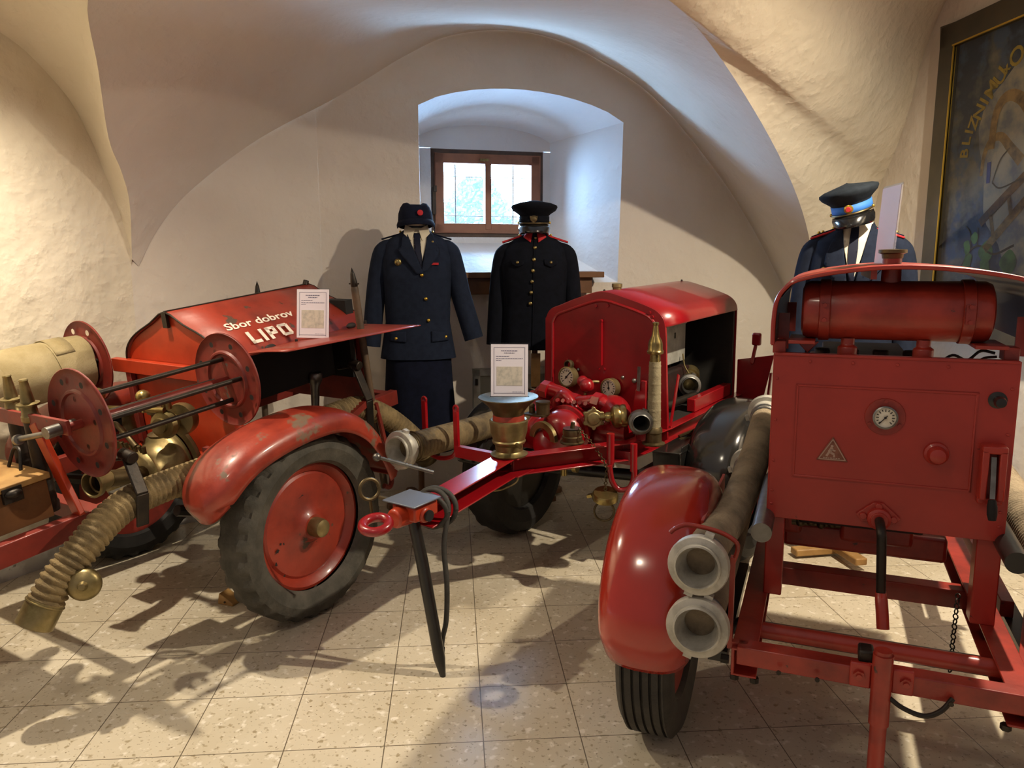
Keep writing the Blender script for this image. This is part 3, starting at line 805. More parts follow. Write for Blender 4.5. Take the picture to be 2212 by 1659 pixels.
# front prop stand with clamp
q = MB(); q.cyl((.292, -.385, 0), (.292, -.385, .535), .019, n=24); q.cyl((.292, -.385, .345), (.292, -.385, .525), .023, n=24); st = q.build('prop_stand', RED3D, c3)
q = MB(); q.lim(.222, .27, -.378, -.364, .425, .488); q.lim(.314, .362, -.378, -.364, .425, .488); q.lim(.26, .325, -.374, -.362, .425, .488); q.build('clamp_plate', RED3, st, bevel=.004)
q = MB()
for x in (.243, .345): q.cyl((x, -.378, .457), (x, -.386, .457), .014, n=6); q.cyl((x, -.386, .457), (x, -.391, .457), .007, n=12)
q.build('bolt', RED3D, st, smooth=0)
q = MB(); q.tube(cr([(.31, -.39, .42), (.34, -.40, .405), (.385, -.40, .395), (.42, -.39, .41), (.445, -.37, .435)], 6), .006, 10); q.build('locking_lever', IRON, st)
q = MB(); q.lim(.24, .275, -.36, -.31, .48, .512); q.build('latch', IRON, c3, bevel=.006)
# chain on the right rail
chain([(.52, .12, .50), (.515, .1, .43), (.512, .09, .35), (.512, .09, .27)], .005, .014).build('safety_chain', IRON, c3)
# running gear
q = MB(); q.cyl((-.28, 0, .35), (.86, 0, .35), .026); q.bar((-.1, -.3, .40), (-.1, .35, .40), .05, .03); q.bar((.68, -.3, .40), (.68, .35, .40), .05, .03); q.build('axle', DARK, c3)
for x, o_ in ((-.295, -1), (.885, 1)):
    wheel(c3, (x, -.01, .352), .352, .165, .23, o_, 'rib', RUBBERG, RED3, None, 72)
FP = [(-.375, .355), (-.415, .44), (-.395, .57), (-.30, .70), (-.15, .785), (.02, .81), (.18, .785), (.32, .70), (.42, .56), (.46, .40), (.45, .30)]
for x in (-.29, .885): fender('fender', c3, RED3F, FP, .135, .10, x)
q = MB()
for x, s in ((-.165, 1), (.76, -1)): q.lim(x - .004, x + .004, -.2, .3, .42, .74)
q.build('fender_apron', RED3, c3)
# hose rack straps on the left
q = MB()
q.lim(-.072, -.060, -.345, -.325, .47, .70); q.lim(-.072, -.02, -.345, -.325, .45, .47); q.tube(cr([(-.225, -.36, .752), (-.21, -.355, .765), (-.18, -.34, .772), (-.11, -.34, .765), (-.065, -.345, .748), (-.055, -.34, .725), (-.066, -.335, .68)], 6), .006, 10)
q.lim(-.09, -.07, .84, .86, .45, .72)
q.build('hose_rack', RED3D, c3)
# suction hoses carried on both sides
suction_hose(M3, [(-.139, -.392, .700), (-.135, -.22, .690), (-.108, .10, .685), (-.085, .5, .745), (-.075, .92, .825)], .051, HOSE3, 'upper of two suction hoses with grey couplings beside the red panel', [0, 1], cr_=.075, pitch=.012, amp=.002)
suction_hose(M3, [(-.137, -.392, .536), (-.138, -.22, .526), (-.14, .25, .52), (-.14, .7, .55), (-.14, 1.0, .58)], .052, HOSE3, 'lower suction hose with grey coupling, nearest the floor beside the front red fender', [0, 1], cr_=.078, pitch=.012, amp=.002)
suction_hose(M3, [(.715, -.24, .60), (.72, 0, .64), (.70, .35, .70), (.69, .9, .74)], .055, HOSE3, 'suction hose beside the throttle lever side of the panelled pump, mostly hidden', [1], pitch=.012, amp=.002)
# white card standing on the roof
Mc = M3 @ T(.268, .18, 1.436) @ RZ(-76) @ RX(-3) 
info_card(Mc, .15, .22, 'white information card seen nearly edge-on, standing on the curved red roof', blank=True)

# ------------------------------------------------------------------ old red motor pump with lettered hood (left)
M1 = frameM((-1.3751, 3.3249, .38), 31.6, 6.6)
c1 = thing('old_motor_pump_cart', 'old worn orange-red fire pump cart with LIPO lettering on its hood and hose reels', 'fire pump', M1)
q = MB()
for x in (-.36, .33):
    q.bar((x, -1.5, .265), (x, .95, .255), .045, .075)
q.build('frame_rail', RED1D, c1, bevel=.003)
for y in (-1.45, -.66, .9):
    q = MB(); q.bar((-.36, y, .262), (.33, y, .262), .05, .06); q.build('crossbar', RED1D, c1, bevel=.003)
q = MB(); q.cyl((-.66, 0, 0), (.66, 0, 0), .03); axle = q.build('axle', DARK, c1)
q = MB()
for x in (-.42, .42): q.tube(cr([(x, -.42, .2), (x, -.2, .1), (x, 0, .04), (x, .2, .1), (x, .42, .2)], 6), .022, 8); q.bar((x, -.1, .06), (x, .1, .06), .05, .03)
q.build('leaf_spring', DARK, c1)
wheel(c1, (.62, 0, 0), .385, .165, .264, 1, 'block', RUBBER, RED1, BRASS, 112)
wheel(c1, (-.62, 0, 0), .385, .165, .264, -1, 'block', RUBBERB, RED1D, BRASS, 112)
# scuffs on the near rim
rim = [o for o in bpy.data.objects if o.parent == c1 and o.name.startswith('wheel')][0]
q = MB(); rg = random.Random(5)
def blob(y, z, r_, x=.641):
    pts = [(x, y + r_ * rg.uniform(.3, 1) * math.cos(R(a)), z + r_ * rg.uniform(.3, 1) * math.sin(R(a))) for a in range(0, 360, 36)]
    q.add(pts, [tuple(range(10))])
for y, z, r_ in ((-.02, .125, .018), (.0, .11, .012), (-.035, .105, .009), (-.175, -.035, .013), (-.155, -.015, .008), (-.125, -.01, .005), (-.10, 0, .004), (-.14, -.02, .006), (-.19, -.085, .01), (-.16, -.15, .007), (.02, .10, .008), (-.05, .09, .006)): blob(y, z, r_)
q.build('paint_scuffs', CHIP, rim, smooth=0)
FP1 = [(-.455, .20), (-.485, .27), (-.45, .35), (-.35, .425), (-.2, .466), (0, .478), (.18, .452), (.33, .36), (.43, .22), (.485, .08), (.47, .05)]
for x in (.62, -.62): fender('fender', c1, REDF, FP1, .132, .070, x, taper=.5)
q = MB()
for x in (.49, -.49):
    q.bar((x, .42, .30), (x, .60, .36), .03, .03); q.bar((x, -.3, .3), (x, -.3, .42), .03, .02)
q.tube(cr([(.50, .62, .33), (.505, .65, .12), (.51, .665, -.05), (.515, .64, -.10), (.515, .60, -.08)], 6), .012, 8)
q.build('fender_bracket', RED1D, c1)
# hood
HP = [(-.335, .45), (-.335, .60), (-.325, .675), (-.29, .722), (-.225, .765), (-.112, .815), (0, .866), (.112, .818), (.222, .778), (.295, .735), (.325, .695), (.342, .672)]
P = cr([Vector((a, 0, b_)) for a, b_ in HP], 3)
q = MB(); q.grid([[p + Vector((0, y, 0)) for p in P] for y in (-.05, .2, .5, .765)]); hood = q.build('hood', RED1, c1, smooth=28, solid=.004)
q = MB(); q.tube([p + Vector((0, -.052, 0)) for p in P[3:]], .0042, 8); q.tube([p + Vector((0, .766, 0)) for p in P[3:]], .004, 8); q.build('hood_edge_trim', IRON, hood)
q = MB(); q.bar((.0, -.05, .869), (0, .765, .869), .012, .004); q.lim(-.015, .015, -.058, -.045, .80, .866); q.cyl((0, .745, .865), (0, .755, .885), .014, n=12); q.build('ridge_hinge', IRON, hood)
# front face plate
face = [p for p in P if p.z > .55]
base = [(.37, .45), (.385, .35), (.34, .30), (.27, .275), (.2, .262), (.12, .25), (.02, .255), (-.09, .258), (-.2, .225), (-.27, .21), (-.335, .26)]
poly = [(p.x * .985, -.035, p.z - .006) for p in face] + [(a, -.035, b_) for a, b_ in base]
q = MB(); q.prism(poly, (0, -.004, 0)); fp = q.build('front_plate', RED1B, c1)
q = MB(); q.grid([[Vector((a, -.037 - d, b_ - e)) for a, b_ in base] for d, e in ((0, 0), (.018, .004), (.034, .016), (.04, .032))]); q.build('flared_lip', RED1B, fp, solid=.003)
q = MB(); q.lim(-.42, .36, -.075, -.045, .585, .645); q.build('cross_strap', RED1B, c1, bevel=.003)
q = MB(); q.lim(-.335, -.30, -.07, -.045, .26, .60); q.build('front_post', RED1D, c1, bevel=.003)
q = MB(); q.prism([(-.33, .755, .28), (.32, .755, .28), (.32, .755, .68), (.22, .755, .77), (0, .755, .855), (-.22, .755, .76), (-.33, .755, .68)], (0, .006, 0)); q.build('rear_plate', RED1D, c1)
# dark engine inside
q = MB(); q.lim(-.325, -.31, -.02, .75, .44, .72); q.lim(-.25, .22, .12, .66, .44, .66); q.lim(-.32, .30, .70, .75, .42, .8)
for y in (.2, .34, .48, .6): q.cyl((-.02, y, .6), (-.02, y, .72), .05)
q.build('engine', BLACK, c1)
q = MB(); q.lathe((.22, .50, .30), (.06, .10, 1), [(.018, 0), (.022, .12), (.03, .14), (.034, .15), (.036, .175), (.03, .185), (0, .186)], 20); q.build('oil_filler', STEEL, c1)
q = MB(); q.lathe((.10, -.0, .22), (0, 1, 0), [(.0, 0), (.04, 0), (.045, .01), (.045, .05), (.05, .052), (.05, .16), (.045, .17), (0, .17)], 24); q.build('magneto', BRASSD, c1)
# rear right frame leg with red lamp plate
q = MB(); q.lim(.30, .335, .74, .77, .2, .68); q.lim(.26, .30, .73, .755, .50, .62); q.build('rear_post', RED1D, c1, bevel=.004)
# side flap swung out level
fc = [Vector((.346, -.02, .692)), Vector((.346, .765, .676)), Vector((.69, .775, .684)), Vector((.685, -.03, .737))]
rows = []
for i in range(9):
    t = i / 8; a = fc[0].lerp(fc[1], t); b_ = fc[3].lerp(fc[2], t); rows.append([a.lerp(b_, k / 6) + Vector((0, 0, .008 * math.sin(PI * k / 6) * (1 - t))) for k in range(7)])
q = MB(); q.grid(rows); flap = q.build('side_flap', RED1, c1, smooth=60, solid=.004)
q = MB()
for y in (.16, .65): q.sph((.372, y, .692), .03, 12, (.5, 1, .5))
for y in (.28, .72): q.cyl((.40, y, .69), (.40, y, .705), .006, n=8)
q.build('flap_latch', CHIP, flap)
# lettering on the roof slope
def slope_m(x0, z0, x1, z1, y, rot=0):
    d = Vector((x1 - x0, 0, z1 - z0)).normalized(); xa = Vector((0, 1, 0)); ya = -d; za = xa.cross(ya)
    m_ = Matrix((xa, ya, za)).transposed().to_4x4(); m_.translation = Vector(((x0 + x1) / 2, y, (z0 + z1) / 2)) + za * .004
    return m_
LETTER = mat('cream_lettering', lin('efe3d4'), .5)
text('roof_script', 'Sbor dobrov', .072, LETTER, hood, slope_m(.17, .803, .26, .760, .25) , shear=.25, bold=.0012)
text('roof_script', 'cu', .06, LETTER, hood, slope_m(.17, .803, .26, .760, .62), shear=.25, bold=.0012)
q = MB(); hh, sw = .068, .017
q.lim(0, sw, 0, hh, -.0006, .0006); q.lim(0, .05, 0, sw, -.0006, .0006)
q.lim(.066, .066 + sw, 0, hh, -.0006, .0006)
q.lim(.10, .10 + sw, 0, hh, -.0006, .0006); q.lim(.10, .148, hh - .015, hh, -.0006, .0006); q.lim(.10, .148, .024, .039, -.0006, .0006); q.lim(.134, .150, .030, hh - .005, -.0006, .0006)
q.lim(.166, .166 + sw, .006, hh - .006, -.0006, .0006); q.lim(.207, .207 + sw, .006, hh - .006, -.0006, .0006); q.lim(.172, .218, hh - .015, hh, -.0006, .0006); q.lim(.172, .218, 0, .015, -.0006, .0006)
lo_ = q.build('roof_lettering', LETTER, hood, smooth=0); lo_.matrix_local = slope_m(.262, .770, .340, .700, .25) @ T(-.137, -.036, .003)
# hose reels on both sides
REELD = mat('dull_red_reel_paint', lin('7e2a20'), .5, 0, lin('66201a'), 9, .4, .65, .08, 40, .1, col3=lin('4f4a42'), sc3=13, lo3=.68, hi3=.71)
def reel_disc(y, c, out, name='reel_disc'):
    q = MB(); r_ = .188
    q.lathe((c[0], y, c[1]), (0, out, 0), [(0, 0), (.10, 0), (.105, .008), (.112, .008), (.118, 0), (.155, -.004), (.178, .0), (.186, .005), (r_, .003), (r_, -.002), (.178, -.006), (.155, -.012), (.10, -.008), (0, -.008)], 48)
    o = q.build(name, REELD, None, smooth=35)
    h = MB()
    for k in range(8):
        a = R(22 + 45 * k); h.lathe((c[0] + .148 * math.cos(a), y - .0048 * 1, c[1] + .148 * math.sin(a)), (0, -1, 0), [(0, .002), (.011, .002)], 14)
    return o, h
def reel(c, y0, y1, lit):
    root = None
    sp = MB(); sp.cyl((c[0], y0 - .06, c[1]), (c[0], y1 + .06, c[1]), .015, n=16)
    root = sp.build('hose_reel', RED1D, c1)
    for y, o_ in ((y0, -1), (y1, -1)):
        d, h = reel_disc(y, c, o_); d.parent = root
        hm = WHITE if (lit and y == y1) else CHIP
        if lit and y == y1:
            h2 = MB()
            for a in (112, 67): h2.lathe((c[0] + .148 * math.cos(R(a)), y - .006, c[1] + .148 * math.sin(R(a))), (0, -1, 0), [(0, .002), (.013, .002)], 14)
            h2.build('disc_hole', WHITE, root, smooth=0)  # brightness behind these holes is put in as white discs
        else: h.build('disc_hole', CHIP, root, smooth=0)
    for k in range(4):
        a = R(90 * k + 8); p = (c[0] + .082 * math.cos(a), c[1] + .082 * math.sin(a))
        b_ = MB(); b_.cyl((p[0], y0 + .0, p[1]), (p[0], y1, p[1]), .0095, n=10); b_.build('reel_bar', IRON, root)
    return root
reel((.405, .622), -.685, -.10, False)
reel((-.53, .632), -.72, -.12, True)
q = MB(); q.bar((-.56, -.745, .622), (.44, -.745, .628), .014, .05); q.build('reel_support', RED1D, c1, bevel=.002)
q = MB(); q.bar((.225, -.745, .62), (.335, -.72, .29), .05, .02, (0, 1, 0)); q.build('support_post', RED1B, c1, bevel=.003)
q = MB(); q.bar((-.42, -.745, .62), (-.37, -.72, .29), .05, .02, (0, 1, 0)); q.build('support_post', RED1D, c1, bevel=.003)
q = MB(); q.cyl((.21, -.80, .578), (.40, -.76, .617), .010, n=10); q.cyl((.205, -.80, .575), (.222, -.80, .579), .018, n=12); q.cyl((.392, -.70, .622), (.40, -.80, .622), .02, n=14); q.build('reel_crank', STEEL, c1)
# brass pump between the reels
q = MB()
q.lathe((-.06, -.10, .205), (0, -1, 0), [(0, 0), (.15, 0), (.155, .02), (.145, .05), (.12, .07), (.105, .12), (.11, .14), (.10, .16), (.06, .19), (.055, .26), (.06, .28), (0, .28)], 40)
pump = q.build('brass_pump', BRASS, c1)
q = MB(); q.lathe((-.05, -.02, .21), (0, -1, 0), [(.06, 0), (.10, .02), (.165, .05), (.175, .06), (.175, .075), (.15, .08)], 40); q.build('pump_bell', BRASSD, pump)
q = MB(); q.lathe((.08, -.53, .288), (.25, -1, .1), [(.03, -.1), (.034, -.03), (.05, -.02), (.052, 0), (.044, .004), (.040, -.01), (.038, -.06), (0, -.06)], 28); port = q.build('suction_port', BRASS, c1)
q = MB(); q.lathe(Vector((.08, -.53, .288)) - Vector((.25, -1, .1)).normalized() * .045, (.25, -1, .1), [(0, 0), (.037, 0)], 24); q.build('bore', BLACK, port, smooth=0)
q = MB(); q.tube(cr([(.06, -.45, .28), (.05, -.38, .26), (.02, -.32, .24), (-.02, -.25, .22)], 5), .034, 14); q.build('inlet_pipe', BRASSD, c1)
q = MB(); q.tube(cr([(-.17, -.3, .50), (-.12, -.3, .505), (.0, -.3, .515), (.14, -.3, .53), (.24, -.28, .53)], 5), .013, 12)
q.lathe((-.172, -.3, .47), (0, 0, 1), [(.03, 0), (.02, .01), (.012, .03), (.012, .05), (.02, .06)], 16); q.sph((-.172, -.3, .558), .03, 16)
q.lathe((.145, -.3, .52), (0, 0, 1), [(.016, 0), (.012, .03), (.02, .04)], 16); q.sph((.145, -.3, .585), .028, 16, (1, 1, .85))
q.lathe((.225, -.26, .53), (0, 0, 1), [(.02, 0), (.018, .03), (.026, .035), (.024, .055), (0, .058)], 16)
q.build('air_vessel_pipe', BRASSP, c1)
q = MB(); q.lathe((.22, -.27, .47), (.35, -1, .1), [(0, -.08), (.03, -.08), (.03, -.02), (.05, -.01), (.058, .01), (.05, .03), (.03, .035), (.03, .05), (0, .05)], 28)
q.lathe((.22, -.2, .47), (.35, -1, .1), [(0, -.02), (.062, -.02), (.066, .0), (.062, .02), (0, .02)], 28)
q.build('discharge_valve', BRASS, c1)
q = MB(); q.lathe((.06, -.2, .38), (0, 0, 1), [(.05, 0), (.055, .01), (.03, .02), (.026, .09), (.04, .1), (.04, .115), (0, .12)], 24)
q.lathe((-.16, -.2, .36), (0, 0, 1), [(.04, 0), (.045, .01), (.028, .02), (.024, .08), (.034, .09), (0, .1)], 24)
q.tube(cr([(-.2, -.25, .40), (-.12, -.28, .43), (-.02, -.3, .40), (.03, -.3, .36)], 5), .012, 10)
for k in range(7): q.cyl((-.1 + .03 * k, -.3 + .01 * (k % 2), .335), (-.1 + .03 * k, -.3, .365), .009, n=8)
q.build('valve_gear', BRASSD, c1)
q = MB(); q.lim(.24, .40, -.56, -.35, .262, .30); q.tube(cr([(.3, -.36, .30), (.36, -.25, .265), (.4, -.12, .27), (.42, .05, .30)], 6), .006, 8); q.build('splash_tray', STEEL, c1, bevel=.004)
# straps holding the side hose
for (a, b_) in (((.46, -.585, .475), (.49, -.61, .26)), ((.44, .575, .52), (.47, .575, .225))):
    q = MB(); a = Vector(a); b_ = Vector(b_)
    q.bar(a, a.lerp(b_, .55) + Vector((.05, 0, 0)), .045, .010, (1, 0, 0)); q.bar(a.lerp(b_, .55) + Vector((.05, 0, 0)), b_ + Vector((.02, 0, -.02)), .045, .010, (1, 0, 0)); q.bar(a, a + Vector((-.1, 0, -.02)), .04, .012)
    q.cyl(a + Vector((-.03, 0, .01)), a + Vector((.03, 0, .0)), .022, n=14)
    q.build('hose_strap', IRON, c1, bevel=.004)
# the long suction hose slung along the right side
P0 = [(.47, -.945, .115), (.478, -.90, .17), (.485, -.80, .245), (.47, -.69, .300), (.455, -.56, .322), (.45, -.3, .318), (.43, .1, .318), (.43, .45, .325), (.445, .58, .312), (.47, .72, .225), (.50, .85, .09), (.515, .93, -.02)]
sh1 = thing('suction_hose', 'long ribbed tan suction hose slung along the old cart, brass-cuffed end hanging down', 'hose', M1 @ T(*P0[0]))
o0 = Vector(P0[0]); P, rs = ribbed(P0, .053, .021, .0036); q = MB(); q.tube([p - o0 for p in P], rs, 22); q.build('hose_body', HOSE1, sh1, smooth=65)
ax = (P[0] - P[6]).normalized(); c_ = P[0] - o0
q = MB(); q.lathe(c_, ax, [(.054, -.01), (.057, -.005), (.057, .075), (.053, .078), (.050, .07), (.048, .0), (0, .0)], 36); q.torus(c_ + ax * .002, ax, .057, .003, 36, 8); q.build('hose_cuff', BRASS, sh1)
q = MB(); q.lathe(c_ + ax * .01, ax, [(0, 0), (.048, 0)], 30); q.build('bore', BLACK, sh1, smooth=0)
q = MB(); q.lathe(c_ + Vector((.075, .09, .035)), (.75, -.6, .25), [(.03, -.05), (.034, -.02), (.05, -.012), (.052, .0), (.05, .012), (.04, .022), (.016, .028), (.01, .045), (0, .046)], 28); q.cyl(c_ + Vector((.0, .06, .06)), c_ + Vector((.07, .09, .04)), .015, n=12); q.build('blank_cap', BRASS, sh1)
ax = (P[-1] - P[-6]).normalized(); coupling(sh1, P[-1] - o0 + ax * .04, ax, .07, BRASSD)
# flat hose wound on the far reel
fh = thing('flat_fire_hose', 'pale canvas fire hose wound thick round the far reel of the old cart', 'hose', M1 @ T(-.53, -.42, .632))
rows = []; n = 60
for j, (y, r_) in enumerate(((-.285, .11), (-.283, .128), (-.19, .130), (-.1, .127), (-.09, .123), (-.085, .128), (.02, .131), (.10, .128), (.108, .123), (.115, .129), (.21, .131), (.28, .127), (.284, .11))):
    rows.append([Vector(((r_ + .0022 * math.sin(5 * t + j * .3)) * math.cos(t), y + .012 * math.sin(t + j), (r_ + .0022 * math.sin(5 * t + j * .3)) * math.sin(t))) for t in [2 * PI * k / n for k in range(n)]])
q = MB(); q.grid(rows, closed=True); q.build('wound_hose', CANVAS, fh, smooth=50)
q = MB(); q.grid([[Vector((.132 * math.cos(t), y, .132 * math.sin(t))) for t in [PI * .2 + PI * .75 * k / 20 for k in range(21)]] for y in (.118, .20)]); q.build('loose_end', CANVAS, fh, solid=.003)
# two brass-tipped branch pipes standing on the drawbar
for i, (x, y, tilt, lab) in enumerate(((.03, -.72, 3, 'brass-tipped branch pipe standing farther from the near reel disc, above the wooden box'), (.178, -.735, 2, 'brass-tipped branch pipe standing closer to the near reel disc, above the wooden box'))):
    bp = thing('branch_pipe', lab, 'nozzle', M1 @ T(x, y, .29) @ RY(tilt), 'branch pipes beside the reels')
    q = MB(); q.lathe((0, 0, 0), (0, 0, 1), [(0, 0), (.03, 0), (.032, .03), (.027, .04), (.026, .33)], 20); q.build('pipe_body', IRON, bp)
    q = MB(); q.lathe((0, 0, 0), (0, 0, 1), [(.026, .33), (.03, .335), (.03, .35), (.026, .355), (.024, .385), (.036, .388), (.036, .394), (.022, .398), (.013, .47), (.015, .474), (.012, .478), (0, .478)], 24); q.build('nozzle_tip', BRASS, bp)
# wooden box
wb_ = thing('wooden_tool_box', 'varnished brown wooden box with black clasp, lying on the frame of the old cart', 'box', M1 @ T(0, -1.02, .305))
q = MB(); q.lim(-.24, .285, -.22, .245, 0, .135); q.build('box_body', WOOD, wb_, bevel=.003)
q = MB(); q.lim(-.25, .295, -.23, .255, .137, .158); q.build('lid', WOODL, wb_, bevel=.003)
q = MB(); q.lim(.285, .30, .1, .16, .10, .15); q.sph((.305, .13, .13), .018, 12, (.8, 1.5, .8)); q.tube(cr([(.1, .22, .16), (.12, .24, .22), (.16, .24, .22), (.18, .22, .16)], 5), .006, 8); q.build('clasp', IRON, wb_)
# pointed poles at the rear
for (x, y, z0, z1, lean, lab) in ((.462, .66, -.12, .975, 3.0, 'dark pointed pole standing upright beside the navy uniform, through the red flap'), (-.45, .72, -.12, .872, -6, 'pointed pole whose tip just shows above the hood of the old cart')):
    po = thing('pointed_pole', lab, 'pole', M1 @ T(x, y, z0) @ RX(lean), None); Lh = z1 - z0
    q = MB(); q.lathe((0, 0, 0), (0, 0, 1), [(0, 0), (.017, 0), (.017, Lh - .1), (.014, Lh - .085)], 16); q.build('shaft', POLE, po)
    q = MB(); q.lathe((0, 0, 0), (0, 0, 1), [(.014, Lh - .09), (.016, Lh - .085), (.015, Lh - .065), (.010, Lh - .03), (0, Lh)], 14); q.bar((-.028, 0, Lh - .075), (.028, 0, Lh - .075), .008, .006); q.build('iron_tip', IRON, po)
# information card on the flap
info_card(M1 @ T(.452, .325, .70) @ Matrix.Rotation(R(-6.6), 4, 'X') @ RZ(19) @ RX(-6), .15, .213, 'framed white information card standing on the red side flap, over the lettering')

# ------------------------------------------------------------------ crimson motor pump in the middle
M2 = frameM((.18, 3.9, 0), 35.4, 1.6)
c2 = thing('crimson_motor_pump_cart', 'glossy crimson fire pump cart with hood open at the side, brass fittings and black fenders', 'fire pump', M2)
XC = .337
# drawbar and frame rails (channel sections)
def channel(q, a, b_, w_, h, t=.006, side=1):
    a = Vector(a); b_ = Vector(b_); d = (b_ - a).normalized(); x = d.cross(Vector((0, 0, 1))).normalized(); z = x.cross(d)
    q.bar(a + z * h / 2, b_ + z * h / 2, w_, t, z); q.bar(a - z * h / 2, b_ - z * h / 2, w_, t, z); q.bar(a - x * side * (w_ / 2 - t / 2), b_ - x * side * (w_ / 2 - t / 2), t, h, z)
q = MB(); channel(q, (.335, -1.33, .59), (.325, -.80, .635), .105, .075, side=1); channel(q, (.325, -.80, .635), (.325, -.68, .637), .13, .075, side=1); q.build('drawbar', RED2, c2, bevel=.002)
q = MB(); channel(q, (.345, -.76, .635), (.63, -.30, .630), .06, .075); channel(q, (.63, -.30, .630), (.668, .05, .630), .055, .07); channel(q, (.668, .05, .630), (.668, 1.15, .625), .05, .07)
q.build('frame_rail', RED2, c2, bevel=.002)
q = MB(); channel(q, (.305, -.76, .635), (.05, -.30, .630), .06, .075, side=-1); channel(q, (.05, -.30, .630), (.01, .05, .630), .055, .07, side=-1); channel(q, (.01, .05, .630), (.01, 1.15, .625), .05, .07, side=-1)
q.build('frame_rail', RED2, c2, bevel=.002)
for y in (-.30, .05, 1.12):
    q = MB(); q.bar((.02, y, .60), (.66, y, .60), .05, .06); q.build('crossbar', RED2D, c2, bevel=.002)
# coupling head with towing eye
q = MB(); q.prism([(.285, -1.42, .60), (.395, -1.42, .60), (.395, -1.30, .60), (.285, -1.30, .60)], (0, 0, .055)); q.cyl((.33, -1.46, .615), (.33, -1.36, .622), .034, .045, n=20); q.cyl((.405, -1.37, .618), (.27, -1.37, .618), .028, n=18)
hd = q.build('coupling_head', RED1B, c2, bevel=.008)
q = MB(); q.torus((.322, -1.535, .62), (.12, -.2, 1), .044, .017, 30, 10); q.build('towing_eye', RED2, hd)
q = MB(); q.lim(.26, .41, -1.44, -1.30, .662, .668); q.build('cover_plate', mat('blue_grey_plate', lin('6f7684'), .35, .3), c2, bevel=.002)
q = MB(); q.cyl((.41, -1.37, .618), (.418, -1.37, .618), .02, n=16); q.build('pin_hole', BLACK, hd)
q = MB(); q.torus((.20, -1.44, .695), (1, -.4, .2), .036, .0065, 26, 8); q.cyl((.235, -1.43, .67), (.28, -1.40, .655), .007, n=10); q.cyl((.20, -1.44, .66), (.205, -1.44, .61), .006, n=8); q.build('lock_pin', BRASSD, c2)
q = MB(); q.cyl((.13, -1.32, .77), (.27, -1.18, .70), .007, n=10); q.sph((.125, -1.325, .772), .016, 12); q.build('coupling_lever', STEEL, c2)
# prop leg
q = MB(); q.tube([(.335, -1.37, .60), (.372, -1.37, .44), (.45, -1.385, .10), (.478, -1.393, .005)], [.021, .022, .021, .004], 14); q.build('prop_leg', DARK, c2)
# hood
HP2 = [(.012, .63), (.012, 1.10), (.018, 1.165), (.045, 1.205), (.097, 1.226), (.21, 1.268), (.3355, 1.300), (.465, 1.272), (.58, 1.236), (.628, 1.212), (.655, 1.18), (.664, 1.145)]
P = cr([Vector((a, 0, b_)) for a, b_ in HP2], 4)
q = MB(); q.grid([[p + Vector((0, y, 0)) for p in P] for y in (.0, .3, .6, .955)]); hood2 = q.build('hood', RED2, c2, smooth=34, solid=.004)
q = MB(); q.lathe((.335, .15, 1.295), (0, 0, 1), [(.02, -.01), (.022, .015), (.026, .017), (.026, .034), (.022, .036), (.018, .033), (0, .033)], 24); q.build('radiator_cap', BRASS, c2)
q = MB(); q.sph((.335, .02, 1.304), .006, 10); q.sph((.335, .945, 1.304), .006, 10); q.build('hinge_pin', IRON, hood2)
face = [p for p in P if p.z > .70]
poly = [(p.x, -.004, p.z) for p in face] + [(.668, -.004, 1.10), (.686, -.004, .62), (.58, -.004, .55), (.1, -.004, .55), (.0, -.004, .60), (.008, -.004, 1.0)]
q = MB(); q.prism(poly, (0, .014, 0))
fp2 = q.build('front_plate', RED2D, c2, bevel=.006)
inn = [Vector((.336 + (p.x - .336) * .86, -.006, 1.0 + (p.z - 1.0) * .82 + .012)) for p in P if p.z > 1.0]
q = MB(); q.tube([Vector((.052, -.006, .66))] + inn + [Vector((.622, -.006, .66))], .0075, 8)
q.build('pressed_rib', RED2, fp2)
q = MB(); q.bar((.336, -.012, 1.16), (.336, -.012, .945), .012, .02, (0, 1, 0)); q.cyl((.336, -.006, 1.16), (.336, -.022, 1.16), .009, n=12)
for x, z in ((.305, 1.232), (.368, 1.235), (.318, .925), (.35, .925), (.14, .955), (.6, 1.19), (.585, 1.21)): q.cyl((x, -.004, z), (x, -.013, z), .008, n=12)
q.build('front_latch', RED2, fp2)
q = MB()
for x, z in ((.207, .912), (.452, .895)): q.sph((x, -.008, z), .0085, 12)
q.build('indicator_stud', STEEL, fp2)
q = MB(); q.prism([(.012, .95, .63), (.664, .95, .63), (.664, .95, 1.145), (.628, .95, 1.21), (.335, .95, 1.296), (.045, .95, 1.203), (.012, .95, 1.16)], (0, .006, 0)); q.build('rear_plate', RED2D, c2)
q = MB(); q.lim(.62, .63, .02, .94, .655, .66); q.bar((.668, .03, .665), (.645, .03, 1.14), .018, .008, (0, 1, 0)); q.bar((.68, .04, .67), (.665, .16, .9), .02, .006, (1, 0, 0)); q.build('door_post', RED2, c2)
INN = mat('dark_grey_hood_lining', lin('2c2a26'), .6, 0, lin('1b1a18'), 4)
q = MB(); q.lim(.02, .026, .02, .945, .66, 1.16); q.lim(.03, .655, .925, .945, .66, 1.14); q.lim(.03, .655, .02, .9, .655, .664); q.build('hood_lining', INN, c2, smooth=0)
q = MB(); q.lim(.32, .47, .40, .70, .885, 1.10); q.lim(.315, .474, .395, .705, 1.085, 1.105); bx = q.build('service_panel', GREYBOX, c2, bevel=.004)
q = MB(); q.lim(.47, .473, .55, .56, 1.02, 1.05); q.build('panel_mark', CHIP, bx, smooth=0)
q = MB(); q.lim(.12, .50, .2, .7, .665, .86)
for y in (.28, .42, .56): q.cyl((.3, y, .84), (.3, y, .93), .06, n=18)
q.build('engine', ENG, c2, bevel=.01)
